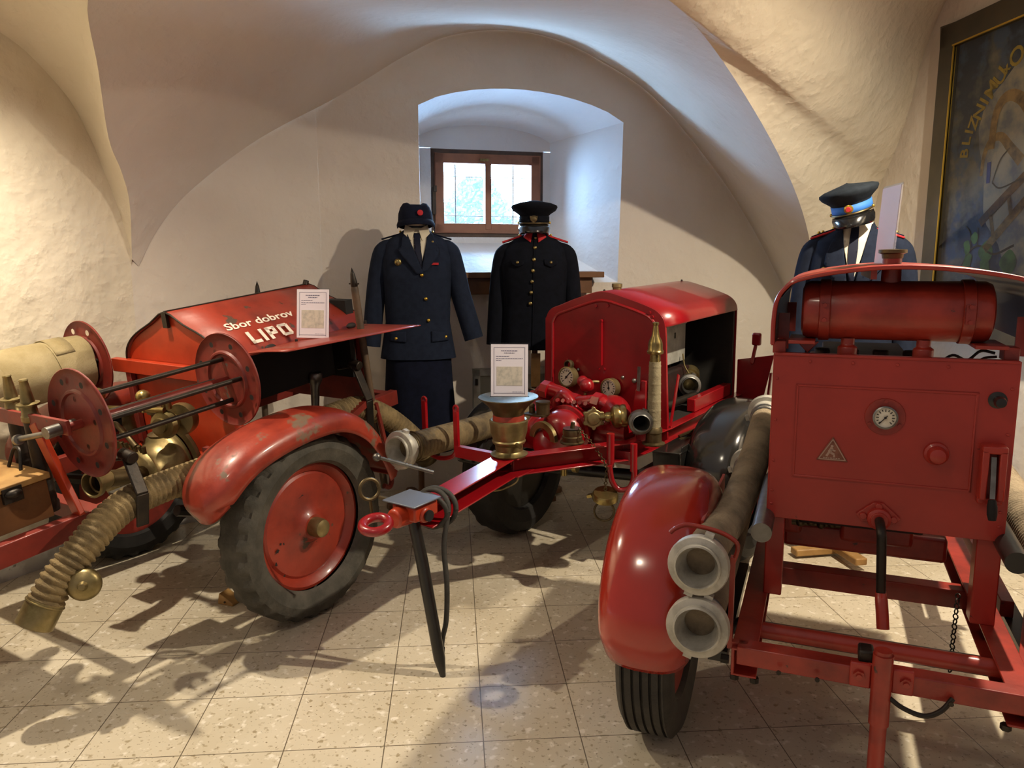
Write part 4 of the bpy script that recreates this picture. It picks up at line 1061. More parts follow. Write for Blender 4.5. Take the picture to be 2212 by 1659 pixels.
q = MB(); q.tube(cr([(.52, .2, .70), (.56, .35, .715), (.60, .52, .73)], 5), .02, 10); q.cyl((.33, .9, 1.10), (.42, .55, .86), .028, n=16); q.build('exhaust_pipe', IRON, c2)
cp = coupling(c2, (.56, .56, .772), (.52, -.82, .1), .060, STEEL, name='inner_coupling', depth=.09)
q = MB(); q.cyl((.53, .61, .77), (.49, .72, .80), .042, n=20); q.cyl((.505, .69, .79), (.485, .74, .805), .052, n=20); q.tube(cr([(.535, .60, .83), (.51, .60, .87), (.49, .62, .93)], 5), .004, 8); q.build('brass_adapter', BRASS, c2)
q = MB(); q.lim(.61, .655, .40, .92, .668, .735); q.build('side_board', RED2, c2, bevel=.004)
# pump group in front of the panel
q = MB()
q.cyl((.10, -.22, .70), (.60, -.22, .70), .062, n=28)
q.lathe((.33, -.34, .68), (0, 1, 0), [(0, -.09), (.06, -.085), (.095, -.06), (.11, -.02), (.11, .0), (.125, .004), (.125, .02), (.11, .024), (.11, .12), (.13, .13), (.13, .15), (0, .15)], 36)
q.lathe((.20, -.30, .66), (.2, -.5, .3), [(0, -.1), (.085, -.1), (.09, -.02), (.1, -.02), (.1, 0), (.085, .004), (.06, .03), (0, .034)], 32)
q.lathe((.46, -.20, .665), (.3, -1, 0), [(0, -.1), (.08, -.1), (.085, .04), (.095, .045), (.095, .06), (.08, .062), (0, .08)], 32)
q.build('pump_casing', RED2, c2, smooth=40)
pc = [o for o in bpy.data.objects if o.name.startswith('pump_casing')][0]
q = MB(); q.tube(cr([(.10, -.15, .74), (.08, -.16, .80), (.13, -.17, .83), (.22, -.18, .82), (.30, -.2, .79), (.36, -.22, .80), (.44, -.22, .81), (.5, -.2, .78)], 6), [.034] * 43, 16)
q.tube(cr([(.2, -.2, .72), (.22, -.22, .80), (.28, -.25, .83), (.34, -.26, .77)], 6), .026, 14)
q.tube(cr([(.04, -.14, .8), (.05, -.17, .76), (.1, -.2, .72)], 5), .03, 14)
for p_ in ((.13, -.175, .83), (.3, -.2, .79), (.44, -.22, .81)):
    q.lathe(p_, (1, -.1, -.1), [(0, -.02), (.046, -.02), (.046, .02), (0, .02)], 8)
for k in range(6): q.cyl((.26 + .03 * k, -.27, .80 + .006 * (k % 2)), (.26 + .03 * k, -.29, .815), .011, n=6)
q.build('manifold_pipe', RED2, c2, smooth=40)
q = MB(); q.lathe((.55, -.24, .765), (.62, -.74, .0), [(0, -.16), (.062, -.16), (.075, -.10), (.072, -.05), (.055, 0), (.05, .03), (.05, .05), (0, .05)], 28); q.sph((.32, -.12, .86), .036, 16); q.sph((.285, -.1, .875), .028, 16); q.lathe((.40, -.10, .60), (0, 0, 1), [(0, 0), (.06, 0), (.065, .05), (0, .06)], 18); q.build('discharge_elbow', RED2, c2, smooth=40)
gauge(c2, (.172, -.06, .880), (-.15, -1, .1), .050, ang=40, case=BRASS)
q = MB(); q.cyl((.172, -.045, .84), (.172, -.09, .78), .009, n=10); q.lathe((.172, -.02, .935), (0, -1, .2), [(.018, 0), (.024, .01), (.024, .03), (.016, .035)], 16); q.build('gauge_pipe', BRASSD, c2)
gauge(c2, (.402, -.05, .845), (-.1, -1, .05), .046, ang=-10, case=BRASS)
q = MB(); q.tube(cr([(.36, -.075, .875), (.335, -.1, .875), (.318, -.12, .85), (.315, -.13, .80), (.32, -.14, .75)], 6), .008, 10); q.build('gauge_pipe', BRASS, c2)
# hand wheel valve
hx = Vector((.62, -.78, .05)).normalized(); hc = Vector((.475, -.33, .762))
q = MB(); rows = []
def hub(r_, n, bump_, h0, h1, o_):
    a = o_.orthogonal(); a = Vector((0, 0, 1)); a = (a - o_ * a.dot(o_)).normalized(); b_ = o_.cross(a); lo = []; hi = []
    for k in range(n * 8):
        t = 2 * PI * k / (n * 8); rr = r_ * (1 + bump_ * max(0, math.cos(n * t)))
        d = (a * math.cos(t) + b_ * math.sin(t)) * rr; lo.append(d + o_ * h0); hi.append(d + o_ * h1)
    return lo, hi
lo, hi = hub(.042, 6, .28, -.012, .012, hx)
q.prism([hc + p for p in lo], hx * .024); q.lathe(hc, hx, [(.03, .012), (.028, .016), (.014, .018), (0, .02)], 24)
hw = q.build('hand_wheel', BRASS, c2, bevel=.003)
q = MB(); bx_ = (Vector((.578, -.265, .772)) - hc).normalized()
q.cyl(hc, hc + bx_ * .10, .015, n=14); q.lathe(hc + bx_ * .05, bx_, [(.018, 0), (.024, .01), (.024, .025), (.038, .03), (.05, .04), (.053, .06), (.048, .07), (.053, .08), (.05, .095), (.03, .10)], 30); q.build('valve_bonnet', BRASSP, c2)
coupling(c2, (.705, -.325, .768), (.55, -.83, .0), .052, STEEL, name='outlet_coupling', depth=.10)
# brass caps and clamps on the frame
q = MB(); q.lathe((.43, -.44, .668), (0, 0, 1), [(0, 0), (.052, 0), (.054, .006), (.045, .01), (.045, .03), (.04, .034), (.042, .05), (.04, .062), (0, .066)], 30); q.cyl((.43, -.44, .73), (.435, -.44, .76), .010, n=12)
cap = q.build('brass_outlet_cap', BRASSD, c2)
q = MB(); q.lathe((.43, -.44, .733), (0, 0, 1), [(0, .001), (.041, .001)], 26); q.build('worn_top', STEEL, cap, smooth=0)
q = MB(); a_ = [(.082 * math.cos(PI * k / 20), .082 * math.sin(PI * k / 20)) for k in range(21)]; b2 = [(.052 * math.cos(PI * k / 20), .052 * math.sin(PI * k / 20)) for k in range(20, -1, -1)]
q.prism([(.27 + u, -.44 - u * .25, .66 + v) for u, v in a_ + b2], (.006, .02, 0)); q.build('half_flange', BRASS, c2, bevel=.002)
q = MB(); q.lathe((.30, -.40, .64), (.35, -1, .5), [(0, -.02), (.085, -.02), (.09, 0), (.07, .02), (.03, .03), (0, .03)], 30); q.build('inlet_cover', RED2, c2)
q = MB(); q.lim(.16, .27, -.43, -.35, .758, .766); q.lathe((.245, -.39, .765), (0, 0, 1), [(0, 0), (.03, 0), (.032, .05), (.034, .052), (.034, .06), (0, .064)], 20); q.cyl((.185, -.39, .765), (.185, -.39, .79), .014, n=12); q.sph((.185, -.39, .797), .014, 12); q.lathe((.17, -.38, .765), (0, 0, 1), [(.006, 0), (.006, .05), (0, .075)], 10); q.build('priming_cup', BRASSD, c2)
q = MB(); q.cyl((.10, -.50, .64), (.10, -.50, .80), .018, n=14); q.cyl((.62, -.44, .59), (.62, -.44, .735), .017, n=16); q.cyl((.72, -.42, .58), (.72, -.42, .70), .015, n=14); q.build('socket_tube', RED2, c2)
q = MB(); q.cyl((.10, -.50, .80), (.10, -.50, .865), .013, n=14); q.build('socket_insert', STEEL, c2)
q = MB(); q.tube(cr([(.625, -.46, .60), (.635, -.45, .53), (.665, -.44, .495), (.705, -.43, .505), (.722, -.42, .55), (.722, -.42, .62)], 6), .013, 10); q.build('hanging_strap', RED2, c2)
chain([(.47, -.45, .74), (.52, -.455, .70), (.57, -.46, .655), (.61, -.47, .61), (.62, -.47, .585), (.615, -.47, .53), (.613, -.47, .49)], .005, .013).build('cap_chain', BRASSD, c2)
q = MB(); q.lathe((.613, -.47, .466), (.15, -.25, 1), [(0, .02), (.05, .018), (.055, .012), (.056, -.012), (.05, -.012), (.048, 0), (0, .0)], 30); q.bar((.555, -.48, .462), (.535, -.485, .455), .03, .012)
hc_ = q.build('hanging_brass_cap', BRASSP, c2)
q = MB(); q.torus((.613, -.48, .40), (.5, -.85, .1), .042, .005, 28, 8); q.build('pull_ring', BRASSD, hc_)
q = MB(); q.tube(cr([(.38, -.78, .60), (.37, -.79, .57), (.33, -.83, .545), (.29, -.86, .54)], 6), .004, 8); q.build('copper_wire', BRASS, c2)
q = MB(); q.lathe((.30, -.3, .52), (1, .2, 0), [(0, 0), (.03, 0), (.03, .05), (.04, .05), (.04, .07), (0, .07)], 18); q.cyl((.30, -.3, .46), (.30, -.3, .54), .016, n=10); q.build('drain_valve', BRASSP, c2)
# red lever quadrant beside the standing branch pipe
q = MB(); q.prism([(.53, -.06, .66), (.60, -.06, .66), (.60, -.06, .90), (.575, -.06, .90), (.545, -.06, .85), (.535, -.06, .80)], (0, .01, 0)); q.lim(.64, .70, -.24, -.12, .66, .74); q.build('lever_quadrant', RED2, c2, bevel=.004)
q = MB(); q.bar((.565, -.07, .85), (.568, -.07, .965), .014, .005, (0, 1, 0)); q.sph((.515, -.012, .885), .012, 10); q.build('choke_lever', STEEL, c2)
# running gear
q = MB(); q.cyl((-.18, -.02, .365), (.95, .30, .36), .03); q.bar((.02, -.2, .50), (.02, .65, .50), .05, .03); q.bar((.66, -.2, .50), (.66, .65, .50), .05, .03); q.build('axle', DARK, c2)
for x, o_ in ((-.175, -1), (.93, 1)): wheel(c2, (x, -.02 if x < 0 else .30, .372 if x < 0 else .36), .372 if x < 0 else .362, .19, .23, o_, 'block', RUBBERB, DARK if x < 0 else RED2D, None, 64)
FP2 = [(-.10, .47), (-.09, .56), (-.02, .665), (.10, .74), (.26, .775), (.42, .765), (.56, .70), (.66, .58), (.70, .46)]
fender('fender', c2, GLOSSBLK, FP2, .135, .085, .92)
fender('fender', c2, GLOSSBLK, [(y - .32, z) for y, z in FP2], .105, .085, -.185)
q = MB(); q.prism([(.69, -.17, .60), (.80, -.12, .59), (.82, .9, .60), (.69, 1.0, .605)], (0, 0, .006)); q.prism([(.69, -.17, .60), (.80, -.12, .59), (.80, -.11, .49), (.73, -.14, .46), (.69, -.16, .50)], (0, .006, 0)); q.lim(.795, .80, -.1, .7, .44, .62); q.build('inner_apron', GLOSSBLK, c2, bevel=.003)
q = MB(); q.bar((.70, .1, .615), (.72, .22, .62), .012, .008); q.bar((.71, .02, .60), (.715, .12, .605), .02, .006); q.build('apron_bracket', BRASSD, c2)
# rear tail plate and paddle reflector
q = MB(); q.prism([(.66, 1.0, .60), (.80, 1.0, .58), (.865, 1.0, .90), (.66, 1.0, .86)], (0, .008, 0)); q.bar((.84, .995, .62), (.855, .995, .80), .012, .02, (0, 1, 0)); q.build('tail_plate', RED2D, c2, bevel=.002)
q = MB(); q.cyl((.745, .99, .84), (.765, .99, .955), .010, n=12); q.lim(.745, .795, .97, 1.0, .95, 1.02); q.build('signal_paddle', RED2, c2, bevel=.012)
# left hose holder (U bracket)
q = MB(); q.bar((.0, -.715, .625), (.0, -.715, .82), .022, .016, (0, 1, 0)); q.bar((-.185, -.715, .60), (-.185, -.715, .84), .022, .016, (0, 1, 0)); q.bar((.0, -.715, .632), (.22, -.70, .625), .03, .05); q.tube(cr([(.0, -.715, .63), (-.03, -.72, .60), (-.1, -.72, .585), (-.16, -.72, .60), (-.185, -.715, .63)], 5), .011, 8)
q.torus((.0, -.715, .825), (0, 1, 0), .012, .006, 16, 6); q.torus((-.185, -.715, .845), (0, 1, 0), .012, .006, 16, 6)
q.lim(-.19, .01, .2, .22, .56, .58); q.build('hose_holder', RED2, c2)
suction_hose(M2, [(-.10, -.93, .680), (-.10, -.7, .672), (-.10, -.4, .662), (-.10, 0, .66), (-.10, .6, .66)], .060, HOSE2, 'brown suction hose in red hooks on the crimson cart, grey coupling mouth toward the viewer', [0], cr_=.082, pitch=.024, amp=.0018, band=BRASSD)
# things standing on the frame
fu = thing('brass_foam_funnel', 'brass double-bell fitting with wide funnel mouth standing on the crimson drawbar', 'funnel', M2 @ T(.322, -.765, .676))
q = MB(); q.lathe((0, 0, 0), (0, 0, 1), [(0, .002), (.074, 0), (.078, .006), (.062, .012), (.056, .02), (.058, .045), (.068, .055), (.07, .062), (.066, .068), (.076, .10), (.078, .13), (.080, .135), (.080, .148), (.074, .152), (.066, .15), (0, .15)], 40); q.cyl((.06, -.03, .058), (.09, -.05, .058), .009, n=10); q.build('cup_body', BRASS, fu)
q = MB(); q.lathe((0, 0, 0), (0, 0, 1), [(.0, .148), (.066, .148), (.064, .172), (0, .172)], 36); q.build('red_collar', RED1, fu)
q = MB(); q.lathe((0, 0, 0), (0, 0, 1), [(.062, .168), (.066, .185), (.085, .21), (.112, .235), (.124, .243), (.123, .246), (.108, .240), (.06, .222), (0, .220)], 48); q.build('funnel_cone', BRASSD, fu)
info_card(M2 @ T(.335, -.775, .922) @ Matrix.Rotation(R(-1.6), 4, 'X') @ RZ(33) @ RX(-4), .15, .215, 'framed white information card with map standing in the brass funnel')
bp = thing('branch_pipe', 'brass branch pipe wrapped in linen standing upright before the crimson hood', 'nozzle', M2 @ T(.735, -.26, .664))
q = MB(); q.lathe((0, 0, 0), (0, 0, 1), [(0, 0), (.048, 0), (.05, .006), (.035, .012), (.034, .05), (.038, .055), (.036, .07), (.03, .08)], 28); q.build('base_coupling', BRASSD, bp)
q = MB(); q.tube([Vector((0, 0, .075 + .29 * k / 60)) for k in range(61)], [.030 - .005 * k / 60 + (.0012 if k % 8 == 0 else 0) for k in range(61)], 20); q.build('linen_wrap', LINEN, bp, smooth=60)
q = MB(); q.lathe((0, 0, 0), (0, 0, 1), [(.023, .36), (.022, .395), (.034, .40), (.036, .41), (.031, .418), (.031, .44), (.028, .452), (.017, .475), (.013, .50), (.011, .52), (.014, .524), (.014, .532), (.01, .534), (0, .53)], 28); q.build('nozzle_tip', BRASSP, bp)
ro = thing('black_cable_loop', 'black cable looped round the crimson drawbar near the towing eye, its end hanging down', 'cable', M2 @ T(.34, -1.27, .60))
q = MB()
for k, (dy, r_) in enumerate(((0, .075), (.02, .08), (-.022, .072))):
    q.tube([Vector((r_ * 1.0 * math.cos(t), dy + .02 * math.sin(t + k), .0 + r_ * .85 * math.sin(t))) for t in [2 * PI * i / 28 for i in range(29)]], .0095, 10)
q.tube(cr([(.07, 0, -.02), (.075, -.03, -.12), (.10, -.05, -.25), (.10, -.06, -.38), (.085, -.065, -.45), (.08, -.07, -.50)], 6), .0095, 10); q.build('cable', ROPE, ro)
q = MB(); q.cyl((.08, -.07, -.49), (.077, -.073, -.54), .014, n=14); q.build('plug', BLACK, ro)

# ------------------------------------------------------------------ uniforms on headless stands
EXP = 2.3
def ring_at(rings, z):
    if z <= rings[0][0]: return rings[0][1:]
    for r0, r1 in zip(rings[:-1], rings[1:]):
        if r0[0] <= z <= r1[0]:
            t = (z - r0[0]) / (r1[0] - r0[0]); return tuple(r0[i] + (r1[i] - r0[i]) * t for i in (1, 2, 3))
    return rings[-1][1:]
def fy(rings, x, z):
    a, b_, o = ring_at(rings, z); u = min(.98, abs(x - 0) / a); return o - b_ * (1 - u ** EXP) ** (1 / EXP)
def loft(q, rings, n=40, sub=5, wav=0):
    R_ = []
    for i in range(len(rings) - 1):
        for k in range(sub):
            t = k / sub; R_.append(tuple(rings[i][j] + (rings[i + 1][j] - rings[i][j]) * t for j in range(4)))
    R_.append(rings[-1]); rows = []
    for (z, a, b_, o) in R_:
        row = []
        for k in range(n):
            th = 2 * PI * k / n; c, s = math.cos(th), math.sin(th)
            w_ = 1 + wav * math.sin(7 * th + z * 5) * max(0, min(1, (rings[-1][0] - z) * 4))
            row.append(Vector((a * w_ * math.copysign(abs(c) ** (2 / EXP), c), o + b_ * w_ * math.copysign(abs(s) ** (2 / EXP), s), z)))
        rows.append(row)
    q.grid(rows, closed=True)
    q.add(rows[0], [tuple(range(n))]); q.add(rows[-1], [tuple(range(n))])
def patch(rings, poly, off, name, m, parent, th=.004, n=5):
    """flat outline (x, z) laid on the front of the body"""
    bm = bmesh.new(); vs = [bm.verts.new((x, 0, z)) for x, z in poly]; bm.faces.new(vs)
    bmesh.ops.triangulate(bm, faces=bm.faces)
    for _ in range(n):
        ed = [e for e in bm.edges if e.calc_length() > .018]
        if not ed: break
        bmesh.ops.subdivide_edges(bm, edges=ed, cuts=1); bmesh.ops.triangulate(bm, faces=bm.faces)
    for v in bm.verts: v.co.y = fy(rings, v.co.x, v.co.z) - off
    bmesh.ops.recalc_face_normals(bm, faces=bm.faces)
    me = bpy.data.meshes.new(name); bm.to_mesh(me); bm.free(); me.materials.append(m)
    for p in me.polygons: p.use_smooth = True
    o = bpy.data.objects.new(name, me); COL.objects.link(o); o.parent = parent
    md = o.modifiers.new('thick', 'SOLIDIFY'); md.thickness = th; md.offset = 0; return o
def button(rings, x, z, parent, r_=.0105, m=GOLD, name='button', off=.006):
    y = fy(rings, x, z) - off; q = MB(); q.lathe((x, y, z), (0, -1, 0), [(r_, -.002), (r_ * .9, .003), (r_ * .5, .006), (0, .007)], 16); return q.build(name, m, parent, smooth=60)
def sleeve(q, s, pts, rr):
    P = cr([Vector((s * a, b_, c)) for a, b_, c in pts], 7); n_ = len(P)
    q.tube(P, [(rr[0] + (rr[1] - rr[0]) * i / (n_ - 1)) * min(1, .70 + .30 * i / 8) for i in range(n_)], 18)
def stand(root, h, foot=.2, m=WOODL, rot=0):
    q = MB(); q.cyl((0, .0, .05), (0, 0, h), .018, n=14); q.build('stand_post', WOOD, root)
    for k in range(2):
        a = R(rot + 90 * k); d = Vector((math.cos(a), math.sin(a), 0)); p = Vector((-d.y, d.x, 0)) * .03
        q = MB(); q.prism([Vector((0, 0, .012 + .018 * k)) + d * u + p * v for u, v in ((-foot, -1), (foot * .9, -1), (foot, -.5), (foot, .5), (foot * .9, 1), (-foot, 1))], (0, 0, .035)); q.build('stand_foot', m, root, bevel=.006)

# --- navy two-piece uniform with skirt (left)
m1 = thing('uniform_mannequin', 'navy uniform jacket with long dark skirt, white shirt and tie on a headless stand', 'mannequin', T(-.535, 4.36, 0) @ RZ(8))
RJ = [(.895, .215, .135, 0), (.99, .20, .13, 0), (1.10, .182, .118, 0), (1.22, .187, .125, -.004), (1.36, .196, .135, -.008), (1.46, .196, .125, -.004), (1.53, .182, .105, 0), (1.565, .15, .085, .004), (1.592, .10, .068, .008), (1.615, .066, .058, .01), (1.632, .058, .055, .012)]
q = MB(); loft(q, RJ, wav=.012)
sleeve(q, -1, [(.12, 0, 1.525), (.178, 0, 1.495), (.208, 0, 1.41), (.235, -.005, 1.25), (.268, -.03, .965)], (.060, .052))
sleeve(q, 1, [(.12, 0, 1.525), (.178, 0, 1.495), (.208, 0, 1.41), (.245, -.01, 1.25), (.315, -.04, 1.0)], (.060, .055))
jk = q.build('jacket', NAVY, m1, smooth=60)
RK = [(.36, .215, .15, 0), (.6, .20, .14, 0), (.8, .19, .13, 0), (.92, .185, .12, 0)]
q = MB(); loft(q, RK, n=56, wav=.03); q.build('skirt', NAVYD, m1, smooth=60)
sh_ = patch(RJ, [(-.058, 1.622), (.062, 1.622), (.055, 1.55), (.02, 1.42), (-.03, 1.50)], .004, 'shirt', SHIRT, m1)
for s_ in (-1, 1):
    q = MB(); q.prism([(s_ * .062, -.02, 1.640), (s_ * .010, -.066, 1.612), (s_ * .030, -.098, 1.548), (s_ * .072, -.075, 1.590)], (0, -.004, .001)); q.build('collar', SHIRT, sh_, bevel=.001)
patch(RJ, [(-.016, 1.592), (.016, 1.592), (.011, 1.563), (.026, 1.46), (.022, 1.40), (.008, 1.43), (-.016, 1.50), (-.008, 1.563)], .013, 'tie', TIE, m1)
patch(RJ, [(-.075, 1.60), (-.06, 1.61), (.005, 1.44), (.03, 1.375), (-.005, 1.37), (-.085, 1.47), (-.105, 1.50), (-.085, 1.52)], .014, 'lapel', NAVY, jk, th=.006); patch(RJ, [(.078, 1.60), (.062, 1.61), (.035, 1.46), (.018, 1.375), (.05, 1.39), (.12, 1.475), (.10, 1.50), (.118, 1.515)], .012, 'lapel', NAVY, jk, th=.006)
for s in (-1, 1): patch(RJ, [(s * .07, 1.055), (s * .16, 1.045), (s * .165, 1.0), (s * .07, .995)], .006, 'pocket_flap', NAVY, jk, th=.006)
for x, z in ((.022, 1.365), (.042, 1.235), (.055, 1.115), (-.125, 1.015), (.15, 1.02)): button(RJ, x, z, jk)
button(RJ, -.105, 1.435, jk, .020, BRASSP, 'badge'); button(RJ, .085, 1.545, jk, .008, BRASSP, 'lapel_pin', .012)
q = MB(); y = fy(RJ, .10, 1.43) - .006; q.lim(.075, .115, y - .004, y + .004, 1.420, 1.432); q.build('ribbon_bar', REDCL, jk)
for s in (-1, 1):
    q = MB(); q.bar((s * .075, 0, 1.595), (s * .195, 0, 1.560), .05, .008); ep = q.build('epaulette', NAVYD, jk, bevel=.003)
    q = MB(); q.sph((s * .09, -.008, 1.602), .007, 10); q.build('button', GOLD, ep)
stand(m1, .95, .21, WOOD, 20)
q = MB(); q.lathe((0, .01, 1.60), (0, 0, 1), [(.05, 0), (.05, .05), (.04, .08), (0, .09)], 20); q.build('neck_block', SHIRT, m1)
# cap
hat = thing('side_cap', 'soft navy cap with a round red badge, on the skirted uniform', 'cap', T(-.537, 4.345, 1.636) @ RZ(14) @ RX(-8))
rows = []
for (z, a, b_, o, fl) in ((-.005, .095, .115, 0, 0), (.012, .098, .118, 0, 0), (.05, .094, .112, 0, .0), (.085, .082, .098, .004, .0), (.108, .066, .08, .008, 0), (.113, .045, .055, .01, 0)):
    rows.append([Vector((a * math.cos(t), o + b_ * math.sin(t), z + .014 * math.cos(2 * t) * (z > .04))) for t in [2 * PI * k / 36 for k in range(36)]])
q = MB(); q.grid(rows, closed=True); q.add(rows[-1], [tuple(range(36))]); q.build('crown', NAVYD, hat, smooth=60)
rows = [[Vector((a * math.cos(t), b_ * math.sin(t) - .004, z)) for t in [PI * 1.0 + PI * k / 20 for k in range(21)]] for a, b_, z in ((.098, .116, .018), (.104, .135, .0), (.102, .142, -.018))]
q = MB(); q.grid(rows); q.build('peak', NAVYD, hat, smooth=60, solid=.004)
q = MB(); q.lathe((.012, -.122, .048), (0, -1, .25), [(.016, -.004), (.016, .002), (.008, .006), (0, .007)], 20); q.build('badge', REDCL, hat)

# --- black tunic with six buttons and red collar (centre)
m2 = thing('uniform_mannequin', 'black high-collared tunic with a row of brass buttons, in front of the window niche', 'mannequin', T(.135, 4.52, 0) @ RZ(-4))
RB = [(.93, .205, .13, 0), (1.05, .195, .125, 0), (1.18, .186, .12, 0), (1.30, .192, .13, -.006), (1.42, .198, .132, -.006), (1.50, .185, .11, 0), (1.545, .155, .09, .004), (1.575, .10, .07, .008), (1.60, .068, .058, .01), (1.63, .060, .055, .012)]
q = MB(); loft(q, RB, wav=.01)
for s in (-1, 1): sleeve(q, s, [(.12, 0, 1.51), (.178, 0, 1.48), (.203, 0, 1.39), (.222, -.01, 1.22), (.238 if s < 0 else .25, -.03, .95)], (.058, .048))
tn = q.build('tunic', BLACKW, m2, smooth=60)
for s in (-1, 1): patch(RB, [(s * .012, 1.60), (s * .055, 1.60), (s * .065, 1.575), (s * .022, 1.545)], .007, 'collar_patch', REDCL, tn)
patch(RB, [(-.003, 1.56), (.004, 1.56), (-.002, .94), (-.010, .94)], .004, 'front_seam', BLACKW, tn, th=.004)
for i in range(6): button(RB, .004 - .005 * i, 1.51 - .062 * i if i else 1.515, tn, .0115, BRASSP)
button(RB, .004, 1.57, tn, .009, BRASSP)
for s in (-1, 1):
    patch(RB, [(s * .055, 1.448), (s * .135, 1.443), (s * .13, 1.42), (s * .095, 1.405), (s * .06, 1.42)], .005, 'pocket_flap', BLACKW, tn, th=.005); button(RB, s * .095, 1.432, tn, .010, BRASSP)
    q = MB(); q.bar((s * .075, 0, 1.582), (s * .19, 0, 1.545), .05, .008); ep = q.build('epaulette', BLACKW, tn, bevel=.003)
    q = MB(); q.bar((s * .075, -.025, 1.585), (s * .19, -.025, 1.548), .006, .009); q.build('red_piping', REDCL, ep); q = MB(); q.sph((s * .09, -.005, 1.588), .008, 10); q.build('button', GOLD, ep)
stand(m2, .98, .2, WOOD, 35)
q = MB(); q.lathe((0, .01, 1.60), (0, 0, 1), [(.05, 0), (.05, .05), (.04, .08), (0, .09)], 20); q.build('neck_block', BLACKW, m2)
q = MB(); q.lim(-.02, .035, -.03, -.018, .70, .90); q.build('paper_tag', WOODL, m2)

def peaked_cap(label, M, crown, band, badge, cr_r=.138, tilt=.0, flat=1.0):
    h = thing('peaked_cap', label, 'cap', M)
    prof = [(.088, .0), (.090, .048), (.10, .058), (cr_r * .93, .078), (cr_r, .094), (cr_r * .985, .104), (cr_r * .8, .114 * flat), (cr_r * .4, .122 * flat), (0, .124 * flat)]
    rows = [[Vector((r_ * .94 * math.cos(t), r_ * 1.04 * math.sin(t), z + tilt * r_ * -math.sin(t) + (.012 * -math.sin(t) if z > .07 else 0))) for t in [2 * PI * k / 44 for k in range(44)]] for r_, z in prof]
    q = MB(); q.grid(rows, closed=True); cw = q.build('crown', crown, h, smooth=60)
    q = MB(); q.grid([[Vector((.0905 * .95 * math.cos(t), .0925 * 1.04 * math.sin(t), z)) for t in [2 * PI * k / 40 for k in range(40)]] for z in (.004, .046)], closed=True); q.build('cap_band', band, h, smooth=60, solid=.003)
    rows = [[Vector((a * math.cos(t), b_ * math.sin(t), z - .012 * math.cos(t) ** 2)) for t in [PI * 1.06 + PI * .88 * k / 20 for k in range(21)]] for a, b_, z in ((.088, .094, .008), (.092, .118, -.010), (.088, .132, -.032), (.082, .137, -.045))]
    q = MB(); q.grid(rows); q.build('visor', PATENT, h, smooth=60, solid=.004)
    q = MB(); q.tube([Vector((.088 * math.cos(t), .1 * math.sin(t), .008)) for t in [PI * 1.03 + PI * .94 * k / 20 for k in range(21)]], .005, 8); q.build('chin_cord', BRASSD, h)
    q = MB()
    for s in (-1, 1): q.sph((s * .089, -.018, .01), .008, 10)
    q.build('side_button', GOLD, h)
    q = MB(); q.lathe((0, -.098, .032), (0, -1, 0), [(.02, -.003), (.019, .002), (.01, .006), (0, .007)], 20)
    if badge == 'eagle': q.bar((-.022, -.1, .042), (.022, -.1, .042), .006, .012); q.bar((0, -.1, .012), (0, -.1, .05), .014, .006, (0, 1, 0))
    q.build('badge', BRASSD if badge == 'eagle' else GOLD, h)
    if badge == 'red': q = MB(); q.lathe((0, -.105, .032), (0, -1, 0), [(.012, 0), (.01, .003), (0, .003)], 16); q.build('badge_enamel', REDCL, h)
    return h
peaked_cap('wide black peaked cap with dull eagle badge, on the black tunic', T(.128, 4.50, 1.648) @ RZ(-3) @ RX(3), BLACKW, BLACKW, 'eagle', .142)

# --- navy uniform with red-edged shoulder boards (right, behind the panel cart)
m3 = thing('uniform_mannequin', 'navy uniform with red-edged shoulder boards standing behind the curved red roof', 'mannequin', T(1.605, 3.62, 0) @ RZ(-28))
RC = [(.90, .21, .135, 0), (1.0, .20, .13, 0), (1.12, .186, .122, 0), (1.25, .192, .13, -.006), (1.38, .20, .135, -.008), (1.48, .196, .12, 0), (1.535, .175, .10, 0), (1.57, .13, .08, .006), (1.60, .08, .062, .01), (1.64, .060, .055, .012)]
q = MB(); loft(q, RC, wav=.01)
for s in (-1, 1): sleeve(q, s, [(.12, 0, 1.525), (.178, 0, 1.495), (.205, 0, 1.41), (.222, -.01, 1.25), (.235, -.03, .98)], (.06, .052))
j3 = q.build('jacket', NAVY, m3, smooth=60)
RK3 = [(.25, .16, .11, 0), (.5, .165, .115, 0), (.8, .18, .12, 0), (.93, .185, .12, 0)]
q = MB(); loft(q, RK3, n=48, wav=.03); q.build('trousers', NAVYD, m3, smooth=60)
s3 = patch(RC, [(-.06, 1.625), (.066, 1.625), (.06, 1.56), (.0, 1.33), (-.045, 1.52)], .004, 'shirt', SHIRT, m3)
patch(RC, [(-.02, 1.60), (.012, 1.60), (.018, 1.50), (.01, 1.345), (-.004, 1.33), (-.018, 1.40), (-.022, 1.50)], .010, 'tie', TIE, m3)
patch(RC, [(.08, 1.60), (.064, 1.612), (.02, 1.36), (.0, 1.27), (.04, 1.31), (.135, 1.43), (.105, 1.45), (.13, 1.475)], .011, 'lapel', NAVY, j3, th=.006); patch(RC, [(-.075, 1.60), (-.06, 1.612), (-.02, 1.36), (-.0, 1.27), (-.04, 1.30), (-.12, 1.43), (-.095, 1.45), (-.115, 1.475)], .012, 'lapel', NAVY, j3, th=.006)
button(RC, .105, 1.50, j3, .007, BRASSP, 'lapel_pin', .014); button(RC, .0, 1.25, j3); button(RC, .0, 1.14, j3); button(RC, -.12, 1.40, j3, .018, BRASSP, 'badge')
